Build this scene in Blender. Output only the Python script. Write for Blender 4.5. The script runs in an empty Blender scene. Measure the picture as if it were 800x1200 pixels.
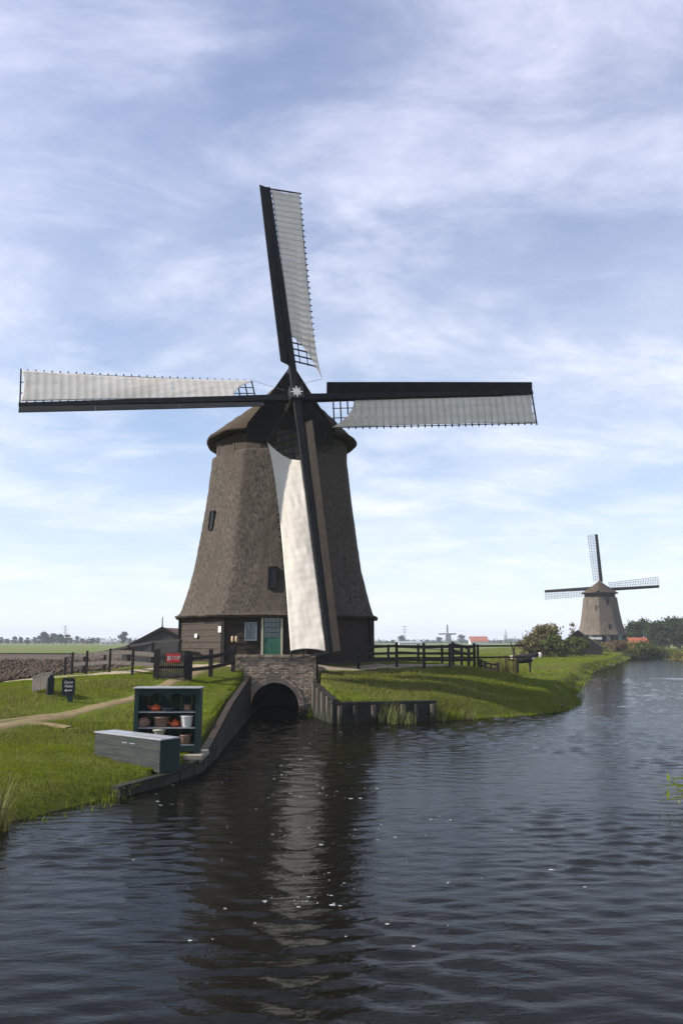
import bpy, math, random
import numpy as np
from mathutils import Vector, Matrix

random.seed(7)
RNG = np.random.default_rng(7)
SC = bpy.context.scene
COL = SC.collection
R = math.radians

# ------------------------------------------------------------------ camera
F, PITCH, CAMZ = 950.0, math.atan(152 / 950.0), 3.26      # focal in px of the 800x1200 photo
cam_d = bpy.data.cameras.new('camera')
cam = bpy.data.objects.new('camera', cam_d)
COL.objects.link(cam)
cam.location = (0, 0, CAMZ)
cam.rotation_euler = (R(90) + PITCH, 0, 0)
cam_d.sensor_fit = 'VERTICAL'
cam_d.sensor_height = 24.0
cam_d.lens = 24.0 * F / 1200.0
cam_d.clip_start = 0.1
cam_d.clip_end = 30000
SC.camera = cam

# ------------------------------------------------------------------ sky and sun
SUN_AZ_FRONT, SUN_EL = 7.5, 35.0       # degrees from -X towards the camera side (-Y); elevation
sdir = Vector((-math.cos(R(SUN_AZ_FRONT)) * math.cos(R(SUN_EL)), -math.sin(R(SUN_AZ_FRONT)) * math.cos(R(SUN_EL)), math.sin(R(SUN_EL))))
world = bpy.data.worlds.new('World')
SC.world = world
world.use_nodes = True
wn, wl = world.node_tree.nodes, world.node_tree.links
wn.clear()
sky = wn.new('ShaderNodeTexSky')
sky.sky_type = 'NISHITA'
sky.sun_disc = False
sky.sun_elevation = R(SUN_EL)
sky.sun_rotation = math.atan2(sdir.x, sdir.y) % (2 * math.pi)
sky.air_density = 1.0
sky.dust_density = 0.25
sky.ozone_density = 6.0
def wnode(t, **kw):
    n = wn.new(t)
    for k, v in kw.items(): setattr(n, k, v)
    return n
geo = wnode('ShaderNodeTexCoord')
sep = wnode('ShaderNodeSeparateXYZ'); wl.new(geo.outputs['Generated'], sep.inputs[0])
def wmath(op, a, b=None, clamp=False):
    n = wnode('ShaderNodeMath', operation=op, use_clamp=clamp)
    for i, v in enumerate((a, b)):
        if v is None: continue
        if isinstance(v, (int, float)): n.inputs[i].default_value = v
        else: wl.new(v, n.inputs[i])
    return n.outputs[0]
zz = wmath('ADD', wmath('MAXIMUM', sep.outputs[2], 0.0), 0.16)
comb = wnode('ShaderNodeCombineXYZ')
wl.new(wmath('DIVIDE', sep.outputs[0], zz), comb.inputs[0])
wl.new(wmath('DIVIDE', sep.outputs[1], zz), comb.inputs[1])
def wnoise(scale, detail, rough, rot, sc, dist=0.0):
    m = wnode('ShaderNodeMapping')
    m.inputs['Rotation'].default_value = (0, 0, R(rot)); m.inputs['Scale'].default_value = sc
    wl.new(comb.outputs[0], m.inputs[0])
    n = wnode('ShaderNodeTexNoise')
    n.inputs['Scale'].default_value = scale; n.inputs['Detail'].default_value = detail
    n.inputs['Roughness'].default_value = rough; n.inputs['Distortion'].default_value = dist
    wl.new(m.outputs[0], n.inputs['Vector'])
    return n.outputs['Fac']
def wramp(v, p0, p1):
    n = wnode('ShaderNodeMapRange', interpolation_type='SMOOTHSTEP')
    n.inputs['From Min'].default_value = p0; n.inputs['From Max'].default_value = p1
    wl.new(v, n.inputs['Value'])
    return n.outputs[0]
broad = wramp(wnoise(0.8, 6, 0.55, 25, (1.0, 1.0, 1.0), 0.4), 0.28, 0.72)
wisps = wramp(wnoise(1.9, 9, 0.60, -20, (1.0, 1.5, 1.0), 0.5), 0.38, 0.74)
fine = wramp(wnoise(6.0, 8, 0.66, 10, (1.0, 1.25, 1.0), 0.3), 0.32, 0.85)
cl = wmath('ADD', wmath('MULTIPLY', broad, 0.45), wmath('MULTIPLY', wisps, 0.52))
cl = wmath('ADD', wmath('MULTIPLY', cl, wmath('ADD', wmath('MULTIPLY', fine, 0.42), 0.78)), 0.15, True)
veil = wmath('MULTIPLY', wmath('POWER', wmath('SUBTRACT', 1.0, wmath('MAXIMUM', sep.outputs[2], 0.0)), 7.0), 0.74)   # cloud layer thickens towards the horizon
cl = wmath('SUBTRACT', 1.0, wmath('MULTIPLY', wmath('SUBTRACT', 1.0, cl), wmath('SUBTRACT', 1.0, veil)), True)
cmix = wnode('ShaderNodeMix', data_type='RGBA')
wl.new(cl, cmix.inputs[0]); wl.new(sky.outputs[0], cmix.inputs[6])
ccol = wnode('ShaderNodeMix', data_type='RGBA')
ccol.inputs[6].default_value = (6.25, 6.5, 7.1, 1); ccol.inputs[7].default_value = (5.65, 5.75, 7.1, 1)      # low sunlit cloud white, high thin cloud lavender
wl.new(wramp(sep.outputs[2], 0.15, 0.62), ccol.inputs[0]); wl.new(ccol.outputs[2], cmix.inputs[7])
bg = wnode('ShaderNodeBackground'); bg.inputs[1].default_value = 0.100
wl.new(cmix.outputs[2], bg.inputs[0])
wo = wnode('ShaderNodeOutputWorld'); wl.new(bg.outputs[0], wo.inputs[0])

sun_d = bpy.data.lights.new('sun', 'SUN')
sun_d.energy = 5.0
sun_d.angle = R(0.53)
sun_d.color = (1.0, 0.945, 0.86)
sun = bpy.data.objects.new('sun', sun_d)
COL.objects.link(sun)
sun.location = sdir * 100
sun.rotation_euler = sdir.to_track_quat('Z', 'Y').to_euler()

SC.view_settings.view_transform = 'Standard'
SC.view_settings.look = 'None'
SC.view_settings.exposure = 0.74
SC.view_settings.gamma = 1.0
SC.view_settings.use_curve_mapping = False
SC.cycles.max_bounces = 8
SC.cycles.volume_bounces = 0

# ------------------------------------------------------------------ pixel helpers (photo pixels, 800x1200)
CP, SP = math.cos(PITCH), math.sin(PITCH)
def ray(px, py):
    a, b = (px - 400) / F, (600 - py) / F
    return np.array([a, CP - b * SP, SP + b * CP])
def at(px, py, Y=None, z=None):
    d = ray(px, py)
    t = Y / d[1] if Y is not None else (z - CAMZ) / d[2]
    return np.array([0, 0, CAMZ]) + d * t

# ------------------------------------------------------------------ numpy noise
def _hash(ix, iy, seed):
    h = (ix * 374761393 + iy * 668265263 + seed * 974711) & 0xFFFFFFFF
    h = ((h ^ (h >> 13)) * 1274126177) & 0xFFFFFFFF
    return ((h ^ (h >> 16)) & 0xFFFF) / 65535.0
def vnoise(x, y, seed=0):
    x = np.asarray(x, float); y = np.asarray(y, float)
    ix, iy = np.floor(x).astype(np.int64), np.floor(y).astype(np.int64)
    fx, fy = x - ix, y - iy
    fx, fy = fx * fx * (3 - 2 * fx), fy * fy * (3 - 2 * fy)
    a, b = _hash(ix, iy, seed), _hash(ix + 1, iy, seed)
    c, d = _hash(ix, iy + 1, seed), _hash(ix + 1, iy + 1, seed)
    return (a + (b - a) * fx) * (1 - fy) + (c + (d - c) * fx) * fy - 0.5
def fbm(x, y, seed=0, o=3):
    s, amp = 0, 1.0
    for k in range(o):
        s = s + amp * vnoise(x * 2 ** k, y * 2 ** k, seed + k * 17); amp *= 0.5
    return s

# ------------------------------------------------------------------ materials
def pmat(name, c1, c2=None, scale=4.0, rough=0.8, bump=0.0, bscale=None, stretch=(1, 1, 1), island=0.0, spec=0.3, detail=5, contrast=(0.3, 0.7), metallic=0.0, bdist=0.02, c3=None, s3=0.4):
    m = bpy.data.materials.new(name); m.use_nodes = True
    N, L = m.node_tree.nodes, m.node_tree.links
    b = N['Principled BSDF']
    b.inputs['Roughness'].default_value = rough
    b.inputs['Specular IOR Level'].default_value = spec
    b.inputs['Metallic'].default_value = metallic
    tc = N.new('ShaderNodeTexCoord')
    mp = N.new('ShaderNodeMapping'); mp.inputs['Scale'].default_value = stretch
    L.new(tc.outputs['Object'], mp.inputs[0])
    def noise(s, d=detail):
        n = N.new('ShaderNodeTexNoise'); n.inputs['Scale'].default_value = s; n.inputs['Detail'].default_value = d
        n.inputs['Roughness'].default_value = 0.6
        L.new(mp.outputs[0], n.inputs['Vector']); return n.outputs['Fac']
    def rng(v, a, bb):
        n = N.new('ShaderNodeMapRange'); n.inputs['From Min'].default_value = a; n.inputs['From Max'].default_value = bb
        L.new(v, n.inputs['Value']); return n.outputs[0]
    def mix(f, A, B, typ='MIX'):
        n = N.new('ShaderNodeMix'); n.data_type = 'RGBA'; n.blend_type = typ
        for i, v in ((0, f), (6, A), (7, B)):
            if hasattr(v, 'is_linked'): L.new(v, n.inputs[i])
            elif isinstance(v, (int, float)): n.inputs[i].default_value = v
            else: n.inputs[i].default_value = (*v, 1)
        return n.outputs[2]
    col = None
    if c2 is not None:
        col = mix(rng(noise(scale), *contrast), c1, c2)
    if c3 is not None:
        col = mix(rng(noise(s3, 4), 0.42, 0.66), col, c3)
    if island:
        g = N.new('ShaderNodeNewGeometry')
        v = N.new('ShaderNodeMapRange'); v.inputs['To Min'].default_value = 1 - island; v.inputs['To Max'].default_value = 1 + island
        L.new(g.outputs['Random Per Island'], v.inputs['Value'])
        vm = N.new('ShaderNodeVectorMath'); vm.operation = 'SCALE'
        if col is None: vm.inputs[0].default_value = c1
        else: L.new(col, vm.inputs[0])
        L.new(v.outputs[0], vm.inputs['Scale']); col = vm.outputs[0]
    if col is None: b.inputs['Base Color'].default_value = (*c1, 1)
    else: L.new(col, b.inputs['Base Color'])
    if bump:
        bn = N.new('ShaderNodeBump'); bn.inputs['Strength'].default_value = bump; bn.inputs['Distance'].default_value = bdist
        L.new(noise(bscale or scale * 3, 6), bn.inputs['Height']); L.new(bn.outputs[0], b.inputs['Normal'])
    return m

def algae(m, z0, z1, col):
    """green-black slime band that grows on timber and brick near the waterline"""
    N, L = m.node_tree.nodes, m.node_tree.links; b = N['Principled BSDF']
    tc = N.new('ShaderNodeTexCoord'); sp = N.new('ShaderNodeSeparateXYZ'); L.new(tc.outputs['Object'], sp.inputs[0])
    nz = N.new('ShaderNodeTexNoise'); nz.inputs['Scale'].default_value = 3.0; L.new(tc.outputs['Object'], nz.inputs['Vector'])
    ad = N.new('ShaderNodeMath'); ad.operation = 'MULTIPLY_ADD'; ad.inputs[1].default_value = 0.35; L.new(nz.outputs['Fac'], ad.inputs[0]); L.new(sp.outputs[2], ad.inputs[2])
    mr = N.new('ShaderNodeMapRange'); mr.inputs['From Min'].default_value = z0 + .17; mr.inputs['From Max'].default_value = z1 + .17; mr.inputs['To Min'].default_value = 1; mr.inputs['To Max'].default_value = 0
    L.new(ad.outputs[0], mr.inputs['Value'])
    mx = N.new('ShaderNodeMix'); mx.data_type = 'RGBA'; mx.inputs[7].default_value = (*col, 1)
    L.new(mr.outputs[0], mx.inputs[0]); L.new(b.inputs['Base Color'].links[0].from_socket, mx.inputs[6]); L.new(mx.outputs[2], b.inputs['Base Color'])

def leafmat(name, c, island=0.35, trans=0.35, c2=None):
    m = pmat(name, c, c2, island=island, rough=0.8, spec=0.05, scale=0.6)
    N, L = m.node_tree.nodes, m.node_tree.links
    b = N['Principled BSDF']; out = N['Material Output']
    t = N.new('ShaderNodeBsdfTranslucent')
    src = b.inputs['Base Color'].links[0].from_socket
    L.new(src, t.inputs[0])
    mx = N.new('ShaderNodeMixShader'); mx.inputs[0].default_value = trans
    L.new(b.outputs[0], mx.inputs[1]); L.new(t.outputs[0], mx.inputs[2]); L.new(mx.outputs[0], out.inputs[0])
    return m

M = {}
M['thatch'] = pmat('thatch', (0.148, 0.124, 0.103), (0.028, 0.023, 0.019), scale=13, rough=0.95, bump=1.0, bscale=26, stretch=(1, 1, 0.38), spec=0.1, c3=(0.075, 0.061, 0.049), s3=0.8, bdist=0.09)
M['cap_thatch'] = pmat('cap_thatch', (0.105, 0.077, 0.055), (0.024, 0.018, 0.015), scale=7, rough=0.95, bump=1.0, bscale=16, stretch=(0.7, 0.7, 2.4), spec=0.1, c3=(0.065, 0.052, 0.036), s3=0.6, bdist=0.06)
M['pale_sunlit_thatch'] = pmat('pale_sunlit_thatch', (0.155, 0.127, 0.104), (0.075, 0.061, 0.050), scale=2.2, rough=0.95, bump=0.8, bscale=9, stretch=(1, 1, 0.4), spec=0.1, c3=(0.10, 0.082, 0.066), s3=0.35, bdist=0.09)  # far mills: stronger sunlight put into a lighter thatch colour
M['tar'] = pmat('tarred_wood', (0.012, 0.011, 0.011), (0.022, 0.018, 0.016), scale=3, rough=0.8, bump=0.3, bscale=18, stretch=(1, 1, 6), spec=0.12)
M['brownwood'] = pmat('brown_wood', (0.042, 0.030, 0.023), (0.020, 0.015, 0.012), scale=4, rough=0.85, bump=0.5, bscale=22, stretch=(1, 1, 5), spec=0.2)
M['weathered'] = pmat('weathered_sunlit_board', (0.072, 0.055, 0.044), (0.034, 0.026, 0.021), scale=3, rough=0.85, bump=0.5, bscale=14, stretch=(1, 1, 6), spec=0.2)  # curb ring boards; on the left base wall it paints in sunlight
M['sunlit_windboard'] = pmat('sunlit_wind_board_wood', (0.042, 0.031, 0.024), (0.018, 0.014, 0.012), scale=3, rough=0.85, bump=0.4, bscale=16, stretch=(4, 4, 0.8), spec=0.2)  # lower sail's boards only: sunlight put into the brown
M['greywood'] = pmat('grey_weathered_wood', (0.105, 0.092, 0.082), (0.05, 0.044, 0.039), scale=5, rough=0.9, bump=0.5, bscale=20, stretch=(1, 1, 1), spec=0.15)
M['darkfence'] = pmat('dark_fence_wood', (0.030, 0.025, 0.023), (0.014, 0.012, 0.012), scale=4, rough=0.8, bump=0.3, bscale=18, spec=0.2)
M['pile'] = pmat('wet_pile_wood', (0.018, 0.016, 0.012), (0.006, 0.006, 0.005), scale=3, rough=0.7, bump=0.6, bscale=12, stretch=(1, 1, 0.5), spec=0.3)
M['palepile'] = pmat('bleached_pile_wood', (0.12, 0.10, 0.08), (0.03, 0.026, 0.021), scale=4, rough=0.9, bump=0.5, bscale=14, stretch=(1, 1, 0.3), spec=0.2)
M['sail_frame'] = pmat('sail_frame_paint', (0.008, 0.010, 0.012), (0.016, 0.017, 0.018), scale=2, rough=0.75, spec=0.12, bump=0.2, bscale=12)
M['iron'] = pmat('black_iron', (0.012, 0.012, 0.013), rough=0.45, spec=0.5)
M['white'] = pmat('white_paint', (0.75, 0.73, 0.68), (0.6, 0.58, 0.54), rough=0.6)
M['cream'] = pmat('cream_paint', (0.42, 0.40, 0.29), (0.33, 0.31, 0.22), rough=0.6)
M['doorgreen'] = pmat('green_door_paint', (0.022, 0.105, 0.065), (0.018, 0.085, 0.055), rough=0.45, spec=0.4)
M['darkpane'] = pmat('dark_opening_glass', (0.006, 0.007, 0.008), rough=0.35, spec=0.25)
M['glass'] = pmat('dark_glass', (0.02, 0.03, 0.04), rough=0.06, spec=0.8)
M['shutter'] = pmat('grey_blue_shutter', (0.16, 0.21, 0.22), (0.10, 0.14, 0.15), rough=0.7)
M['brick'] = pmat('old_brick', (0.42, 0.335, 0.245), (0.28, 0.21, 0.15), scale=2.2, rough=0.95, bump=0.5, bscale=30, island=0.42, spec=0.15, c3=(0.25, 0.20, 0.15), s3=1.2)
M['mortar'] = pmat('lime_mortar', (0.28, 0.24, 0.20), (0.18, 0.15, 0.125), scale=6, rough=0.95, bump=0.4, spec=0.1)
M['rope'] = pmat('rope', (0.10, 0.085, 0.07), rough=0.9)
M['tealpaint'] = pmat('dark_teal_paint', (0.009, 0.024, 0.021), (0.013, 0.032, 0.028), scale=3, rough=0.6, spec=0.2, bump=0.15)
M['chestpaint'] = pmat('grey_green_paint', (0.034, 0.043, 0.042), (0.016, 0.022, 0.022), scale=5, rough=0.7, spec=0.2, bump=0.4, stretch=(0.5, 0.5, 4), c3=(0.050, 0.052, 0.046), s3=2.6)
M['paletop'] = pmat('pale_grey_paint', (0.27, 0.28, 0.30), (0.19, 0.20, 0.215), scale=3, rough=0.45, spec=0.4)
M['red'] = pmat('red_sign_paint', (0.70, 0.035, 0.04), (0.62, 0.03, 0.035), rough=0.5)
M['blacksign'] = pmat('black_sign_paint', (0.010, 0.016, 0.018), rough=0.5)
M['greenpost'] = pmat('green_post_paint', (0.016, 0.040, 0.036), rough=0.6)
M['orange'] = pmat('orange_enamel', (0.55, 0.10, 0.03), (0.45, 0.07, 0.02), rough=0.35, spec=0.5)
M['terracotta'] = pmat('brown_stoneware', (0.24, 0.15, 0.10), (0.17, 0.11, 0.08), rough=0.6)
M['darkpot'] = pmat('dark_cast_pot', (0.04, 0.04, 0.045), rough=0.5)
M['rooftile'] = pmat('red_roof_tile', (0.30, 0.085, 0.042), (0.22, 0.065, 0.035), scale=3, rough=0.85, island=0.25)
M['oldtile'] = pmat('brown_red_roof_tile', (0.13, 0.055, 0.040), (0.09, 0.042, 0.032), scale=3, rough=0.85, island=0.25)
M['slate'] = pmat('slate_grey_board', (0.06, 0.058, 0.058), (0.04, 0.038, 0.038), scale=2, rough=0.85, bump=0.3)
M['sand'] = pmat('sandy_path', (0.235, 0.172, 0.095), (0.14, 0.102, 0.055), scale=2.5, rough=0.95, bump=0.6, bscale=25, spec=0.1, c3=(0.15, 0.14, 0.06), s3=1.1)
M['yard'] = pmat('pale_sandy_yard', (0.32, 0.265, 0.19), (0.21, 0.175, 0.12), scale=2.5, rough=0.95, bump=0.6, bscale=25, spec=0.1)
M['stone'] = pmat('concrete_slab', (0.28, 0.25, 0.20), (0.19, 0.17, 0.14), scale=5, rough=0.9, bump=0.4)
M['soil'] = pmat('ploughed_soil', (0.075, 0.055, 0.039), (0.040, 0.029, 0.021), scale=1.4, rough=1.0, bump=1.0, bscale=6, spec=0.1, bdist=0.15, c3=(0.105, 0.082, 0.062), s3=0.05)
M['clod'] = pmat('soil_clod', (0.078, 0.057, 0.040), (0.045, 0.033, 0.024), island=0.35, rough=1.0, spec=0.1)
M['meadow'] = pmat('far_meadow', (0.105, 0.135, 0.030), (0.075, 0.105, 0.024), scale=0.05, rough=1.0, spec=0.1, c3=(0.13, 0.13, 0.045), s3=0.012, bump=0.8, bscale=4, bdist=0.1)
M['ground'] = pmat('grassy_ground', (0.092, 0.115, 0.010), (0.062, 0.082, 0.008), scale=1.6, rough=1.0, spec=0.1, bump=1.0, bscale=14, bdist=0.06, c3=(0.080, 0.078, 0.022), s3=0.16)
M['grass'] = leafmat('grass_blade', (0.165, 0.200, 0.010), island=0.36, trans=0.35, c2=(0.120, 0.158, 0.008))
M['grass2'] = leafmat('coarse_grass_blade', (0.115, 0.120, 0.022), island=0.6, trans=0.35, c2=(0.070, 0.092, 0.014))
M['drygrass'] = leafmat('dry_grass_blade', (0.17, 0.15, 0.05), island=0.5, trans=0.35)
M['reed'] = leafmat('reed_leaf', (0.16, 0.17, 0.06), island=0.5, trans=0.3)
M['leaf_dark'] = leafmat('dark_leaves', (0.038, 0.055, 0.020), island=0.55, trans=0.2)
M['leaf_olive'] = leafmat('olive_leaves', (0.125, 0.105, 0.045), island=0.55, trans=0.2)
M['leaf_brown'] = leafmat('autumn_leaves', (0.150, 0.105, 0.060), island=0.5, trans=0.2)
M['leaf_green'] = leafmat('green_leaves', (0.070, 0.088, 0.022), island=0.55, trans=0.2)
M['bark'] = pmat('bark', (0.07, 0.055, 0.042), (0.04, 0.03, 0.024), scale=6, rough=0.95, bump=0.6)
M['steel'] = pmat('galvanised_steel', (0.30, 0.31, 0.33), rough=0.6, spec=0.4)
M['foam'] = pmat('foam', (0.45, 0.46, 0.46), rough=0.8)
M['clog'] = pmat('pale_clog_wood', (0.55, 0.42, 0.26), rough=0.7)
M['cow'] = pmat('cow_hide', (0.012, 0.011, 0.011), (0.7, 0.68, 0.64), scale=1.1, rough=0.8, detail=1, contrast=(0.585, 0.60))
M['muzzle'] = pmat('white_hide', (0.7, 0.66, 0.62), rough=0.8)

for k_ in ('pile', 'palepile'): algae(M[k_], .12, .42, (0.016, 0.020, 0.009))
for k_ in ('brick', 'mortar'): algae(M[k_], .15, .55, (0.035, 0.036, 0.020))

def clothmat(name, c, c2, trans):
    m = pmat(name, c, c2, scale=0.7, rough=0.9, bump=0.15, bscale=9, spec=0.1, contrast=(0.42, 0.75))
    N, L = m.node_tree.nodes, m.node_tree.links
    b = N['Principled BSDF']; t = N.new('ShaderNodeBsdfTranslucent')
    L.new(b.inputs['Base Color'].links[0].from_socket, t.inputs[0])
    mx = N.new('ShaderNodeMixShader'); mx.inputs[0].default_value = trans
    L.new(b.outputs[0], mx.inputs[1]); L.new(t.outputs[0], mx.inputs[2]); L.new(mx.outputs[0], N['Material Output'].inputs[0])
    return m
M['cloth'] = clothmat('sail_canvas', (0.86, 0.83, 0.79), (0.78, 0.73, 0.67), 0.58)
M['cream_cloth'] = clothmat('cream_canvas', (0.76, 0.71, 0.64), (0.68, 0.615, 0.54), 0.30)

def water_mat():
    m = bpy.data.materials.new('canal_water'); m.use_nodes = True
    N, L = m.node_tree.nodes, m.node_tree.links
    b = N['Principled BSDF']
    tc = N.new('ShaderNodeTexCoord')
    prev = None
    for (s, st, d, dist, strg) in ((2.6, (0.5, 1.3, 1), 3, 0.06, 0.22), (11.0, (0.6, 1.2, 1), 4, 0.012, 0.5)):
        mp = N.new('ShaderNodeMapping'); mp.inputs['Scale'].default_value = st
        mp.inputs['Rotation'].default_value = (0, 0, R(-8))
        L.new(tc.outputs['Object'], mp.inputs[0])
        n = N.new('ShaderNodeTexNoise'); n.inputs['Scale'].default_value = s; n.inputs['Detail'].default_value = d
        n.inputs['Distortion'].default_value = 0.4
        L.new(mp.outputs[0], n.inputs['Vector'])
        bp = N.new('ShaderNodeBump'); bp.inputs['Distance'].default_value = dist; bp.inputs['Strength'].default_value = strg
        L.new(n.outputs['Fac'], bp.inputs['Height'])
        if prev: L.new(prev, bp.inputs['Normal'])
        prev = bp.outputs[0]
    # dark peaty body under a Fresnel surface reflection
    df = N.new('ShaderNodeBsdfDiffuse'); df.inputs[0].default_value = (0.0055, 0.0052, 0.0034, 1)
    gl = N.new('ShaderNodeBsdfGlossy'); gl.inputs['Roughness'].default_value = 0.045; gl.inputs[0].default_value = (0.54, 0.55, 0.57, 1)
    fr = N.new('ShaderNodeFresnel'); fr.inputs['IOR'].default_value = 1.33
    mx = N.new('ShaderNodeMixShader')
    L.new(prev, gl.inputs['Normal']); L.new(prev, fr.inputs['Normal'])
    L.new(fr.outputs[0], mx.inputs[0]); L.new(df.outputs[0], mx.inputs[1]); L.new(gl.outputs[0], mx.inputs[2])
    N.remove(b); L.new(mx.outputs[0], N['Material Output'].inputs[0])
    return m
M['water'] = water_mat()

# ------------------------------------------------------------------ mesh builder
class MB:
    def __init__(s): s.v, s.f = [], []
    def add(s, vs, fs):
        o = len(s.v); s.v += [tuple(map(float, p)) for p in vs]; s.f += [tuple(i + o for i in q) for q in fs]; return s
    def box(s, c, size, ax=None):
        hx, hy, hz = (k / 2 for k in size)
        A = np.eye(3) if ax is None else np.array(ax, float)      # rows are the local axes
        c = np.array(c, float)
        vs = [c + A[0] * sx * hx + A[1] * sy * hy + A[2] * sz * hz for sx in (-1, 1) for sy in (-1, 1) for sz in (-1, 1)]
        return s.add(vs, [(0, 1, 3, 2), (4, 6, 7, 5), (0, 4, 5, 1), (2, 3, 7, 6), (0, 2, 6, 4), (1, 5, 7, 3)])
    def beam(s, a, b, w, h, up=(0, 0, 1), w2=None, h2=None):
        a, b = np.array(a, float), np.array(b, float)
        d = b - a; d /= np.linalg.norm(d)
        up = np.array(up, float); x = np.cross(d, up)
        if np.linalg.norm(x) < 1e-4: x = np.cross(d, (1, 0, 0))
        x /= np.linalg.norm(x); y = np.cross(x, d)
        vs = []
        for p, ww, hh in ((a, w, h), (b, w2 or w, h2 or h)):
            for sx, sy in ((-1, -1), (1, -1), (1, 1), (-1, 1)):
                vs.append(p + x * sx * ww / 2 + y * sy * hh / 2)
        return s.add(vs, [(3, 2, 1, 0), (4, 5, 6, 7), (0, 1, 5, 4), (1, 2, 6, 5), (2, 3, 7, 6), (3, 0, 4, 7)])
    def tube(s, pts, rad, n=8):
        pts = [np.array(p, float) for p in pts]
        if not hasattr(rad, '__len__'): rad = [rad] * len(pts)
        vs, fs = [], []
        for i, p in enumerate(pts):
            d = pts[min(i + 1, len(pts) - 1)] - pts[max(i - 1, 0)]; d /= (np.linalg.norm(d) + 1e-9)
            x = np.cross(d, (0, 0, 1)) if abs(d[2]) < 0.95 else np.cross(d, (1, 0, 0))
            x /= np.linalg.norm(x); y = np.cross(d, x)
            for k in range(n):
                a = 2 * math.pi * k / n
                vs.append(p + rad[i] * (x * math.cos(a) + y * math.sin(a)))
        for i in range(len(pts) - 1):
            for k in range(n):
                fs.append((i * n + k, i * n + (k + 1) % n, (i + 1) * n + (k + 1) % n, (i + 1) * n + k))
        fs.append(tuple(range(n))[::-1]); fs.append(tuple(range((len(pts) - 1) * n, len(pts) * n)))
        return s.add(vs, fs)
    def lathe(s, prof, c, n=16):
        vs, fs = [], []
        for r, z in prof:
            for k in range(n):
                a = 2 * math.pi * k / n; vs.append((c[0] + r * math.cos(a), c[1] + r * math.sin(a), c[2] + z))
        for i in range(len(prof) - 1):
            for k in range(n):
                fs.append((i * n + k, i * n + (k + 1) % n, (i + 1) * n + (k + 1) % n, (i + 1) * n + k))
        return s.add(vs, fs)
    def prism(s, poly, d):
        poly = [np.array(p, float) for p in poly]; d = np.array(d, float); n = len(poly)
        return s.add(poly + [p + d for p in poly], [tuple(range(n))[::-1], tuple(range(n, 2 * n))] + [(i, (i + 1) % n, n + (i + 1) % n, n + i) for i in range(n)])
    def grid(s, P, flip=False):                    # P: (nu,nv,3) array
        nu, nv = P.shape[:2]
        fs = [(i * nv + j, (i + 1) * nv + j, (i + 1) * nv + j + 1, i * nv + j + 1) for i in range(nu - 1) for j in range(nv - 1)]
        if flip: fs = [q[::-1] for q in fs]
        return s.add(P.reshape(-1, 3), fs)
    def mesh(s, name, smooth=False):
        me = bpy.data.meshes.new(name); me.from_pydata(s.v, [], s.f); me.update()
        if smooth: me.polygons.foreach_set('use_smooth', [True] * len(me.polygons))
        return me
    def build(s, name, mat, parent=None, smooth=False, bevel=0.0, **tags):
        return mkobj(name, s.mesh(name, smooth), mat, parent, bevel=bevel, **tags)

def mkobj(name, me, mat, parent=None, bevel=0.0, loc=None, **tags):
    if mat is not None and not me.materials: me.materials.append(M[mat] if isinstance(mat, str) else mat)
    o = bpy.data.objects.new(name, me); COL.objects.link(o)
    if parent is not None: o.parent = parent
    if loc is not None: o.location = loc
    if bevel:
        b = o.modifiers.new('bevel', 'BEVEL'); b.width = bevel; b.segments = 2; b.limit_method = 'ANGLE'
    for k, v in tags.items(): o[k] = v
    return o
def thing(name, loc, label, category, rz=0.0, group=None):
    o = bpy.data.objects.new(name, None); COL.objects.link(o)
    o.empty_display_size = 0.2
    o.location = [float(k) for k in loc]; o.rotation_euler = (0, 0, rz)
    o['label'] = label; o['category'] = category
    if group: o['group'] = group
    return o
def npmesh(name, V, Fq):
    """V (n,3) array, Fq (m,k) int array with constant k"""
    me = bpy.data.meshes.new(name)
    V = np.ascontiguousarray(V, np.float32); Fq = np.ascontiguousarray(Fq, np.int32)
    m, k = Fq.shape
    me.vertices.add(len(V)); me.vertices.foreach_set('co', V.ravel())
    me.loops.add(m * k); me.loops.foreach_set('vertex_index', Fq.ravel())
    me.polygons.add(m); me.polygons.foreach_set('loop_start', np.arange(0, m * k, k, dtype=np.int32))
    me.update(calc_edges=True)
    return me
def setsmooth(me): me.polygons.foreach_set('use_smooth', np.ones(len(me.polygons), bool)); me.update()
def unit(v): v = np.array(v, float); return v / np.linalg.norm(v)

# ================================================================== TERRAIN
MILL = np.array([-3.26, 43.4]); MZ = 2.2
FM = at(705, 753, Y=187.0); FMZ = 2.5                                # far windmill
_cp = []
def cp(px, py, Y=None, z=None): _cp.append(tuple(at(px, py, Y=Y, z=z)))
for a in ((130, 925, None, .28), (0, 955, None, .26), (110, 893, None, .40), (188, 901, None, .34), (0, 900, None, .5), (60, 880, None, .55), (0, 855, None, .8),
          (100, 842, None, .85), (60, 866, None, .62), (150, 893, None, .36), (120, 905, None, .32), (160, 908, None, .30), (70, 905, None, .42), (150, 850, None, .72), (190, 870, None, .48), (100, 870, None, .52)): cp(*a)
for a in ((245, 846, 25), (265, 821, 29.5), (285, 800, 36), (200, 797, 33.5), (275, 794, 36), (150, 790, 37.5), (100, 791, 40.5), (80, 823, 28), (130, 812, 30),
          (40, 813, 29.8), (0, 831, 26.8), (370, 786, 37.6), (420, 785, 38.8), (465, 783.5, 39.8), (556, 784, 41), (600, 791, 42), (640, 800, 44), (668, 813, 44.5),
          (390, 823, 33.7), (450, 823, 34.2), (510, 823, 34.9), (560, 828, 36.2), (610, 828, 38.5), (450, 800, 37), (520, 802, 38), (610, 789, 58), (650, 786, 66), (640, 775, 90), (683, 789, 72)): cp(a[0], a[1], Y=a[2])
_cp += [(-4.2, 20.5, .40), (-3.9, 22.5, .46)]
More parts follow.
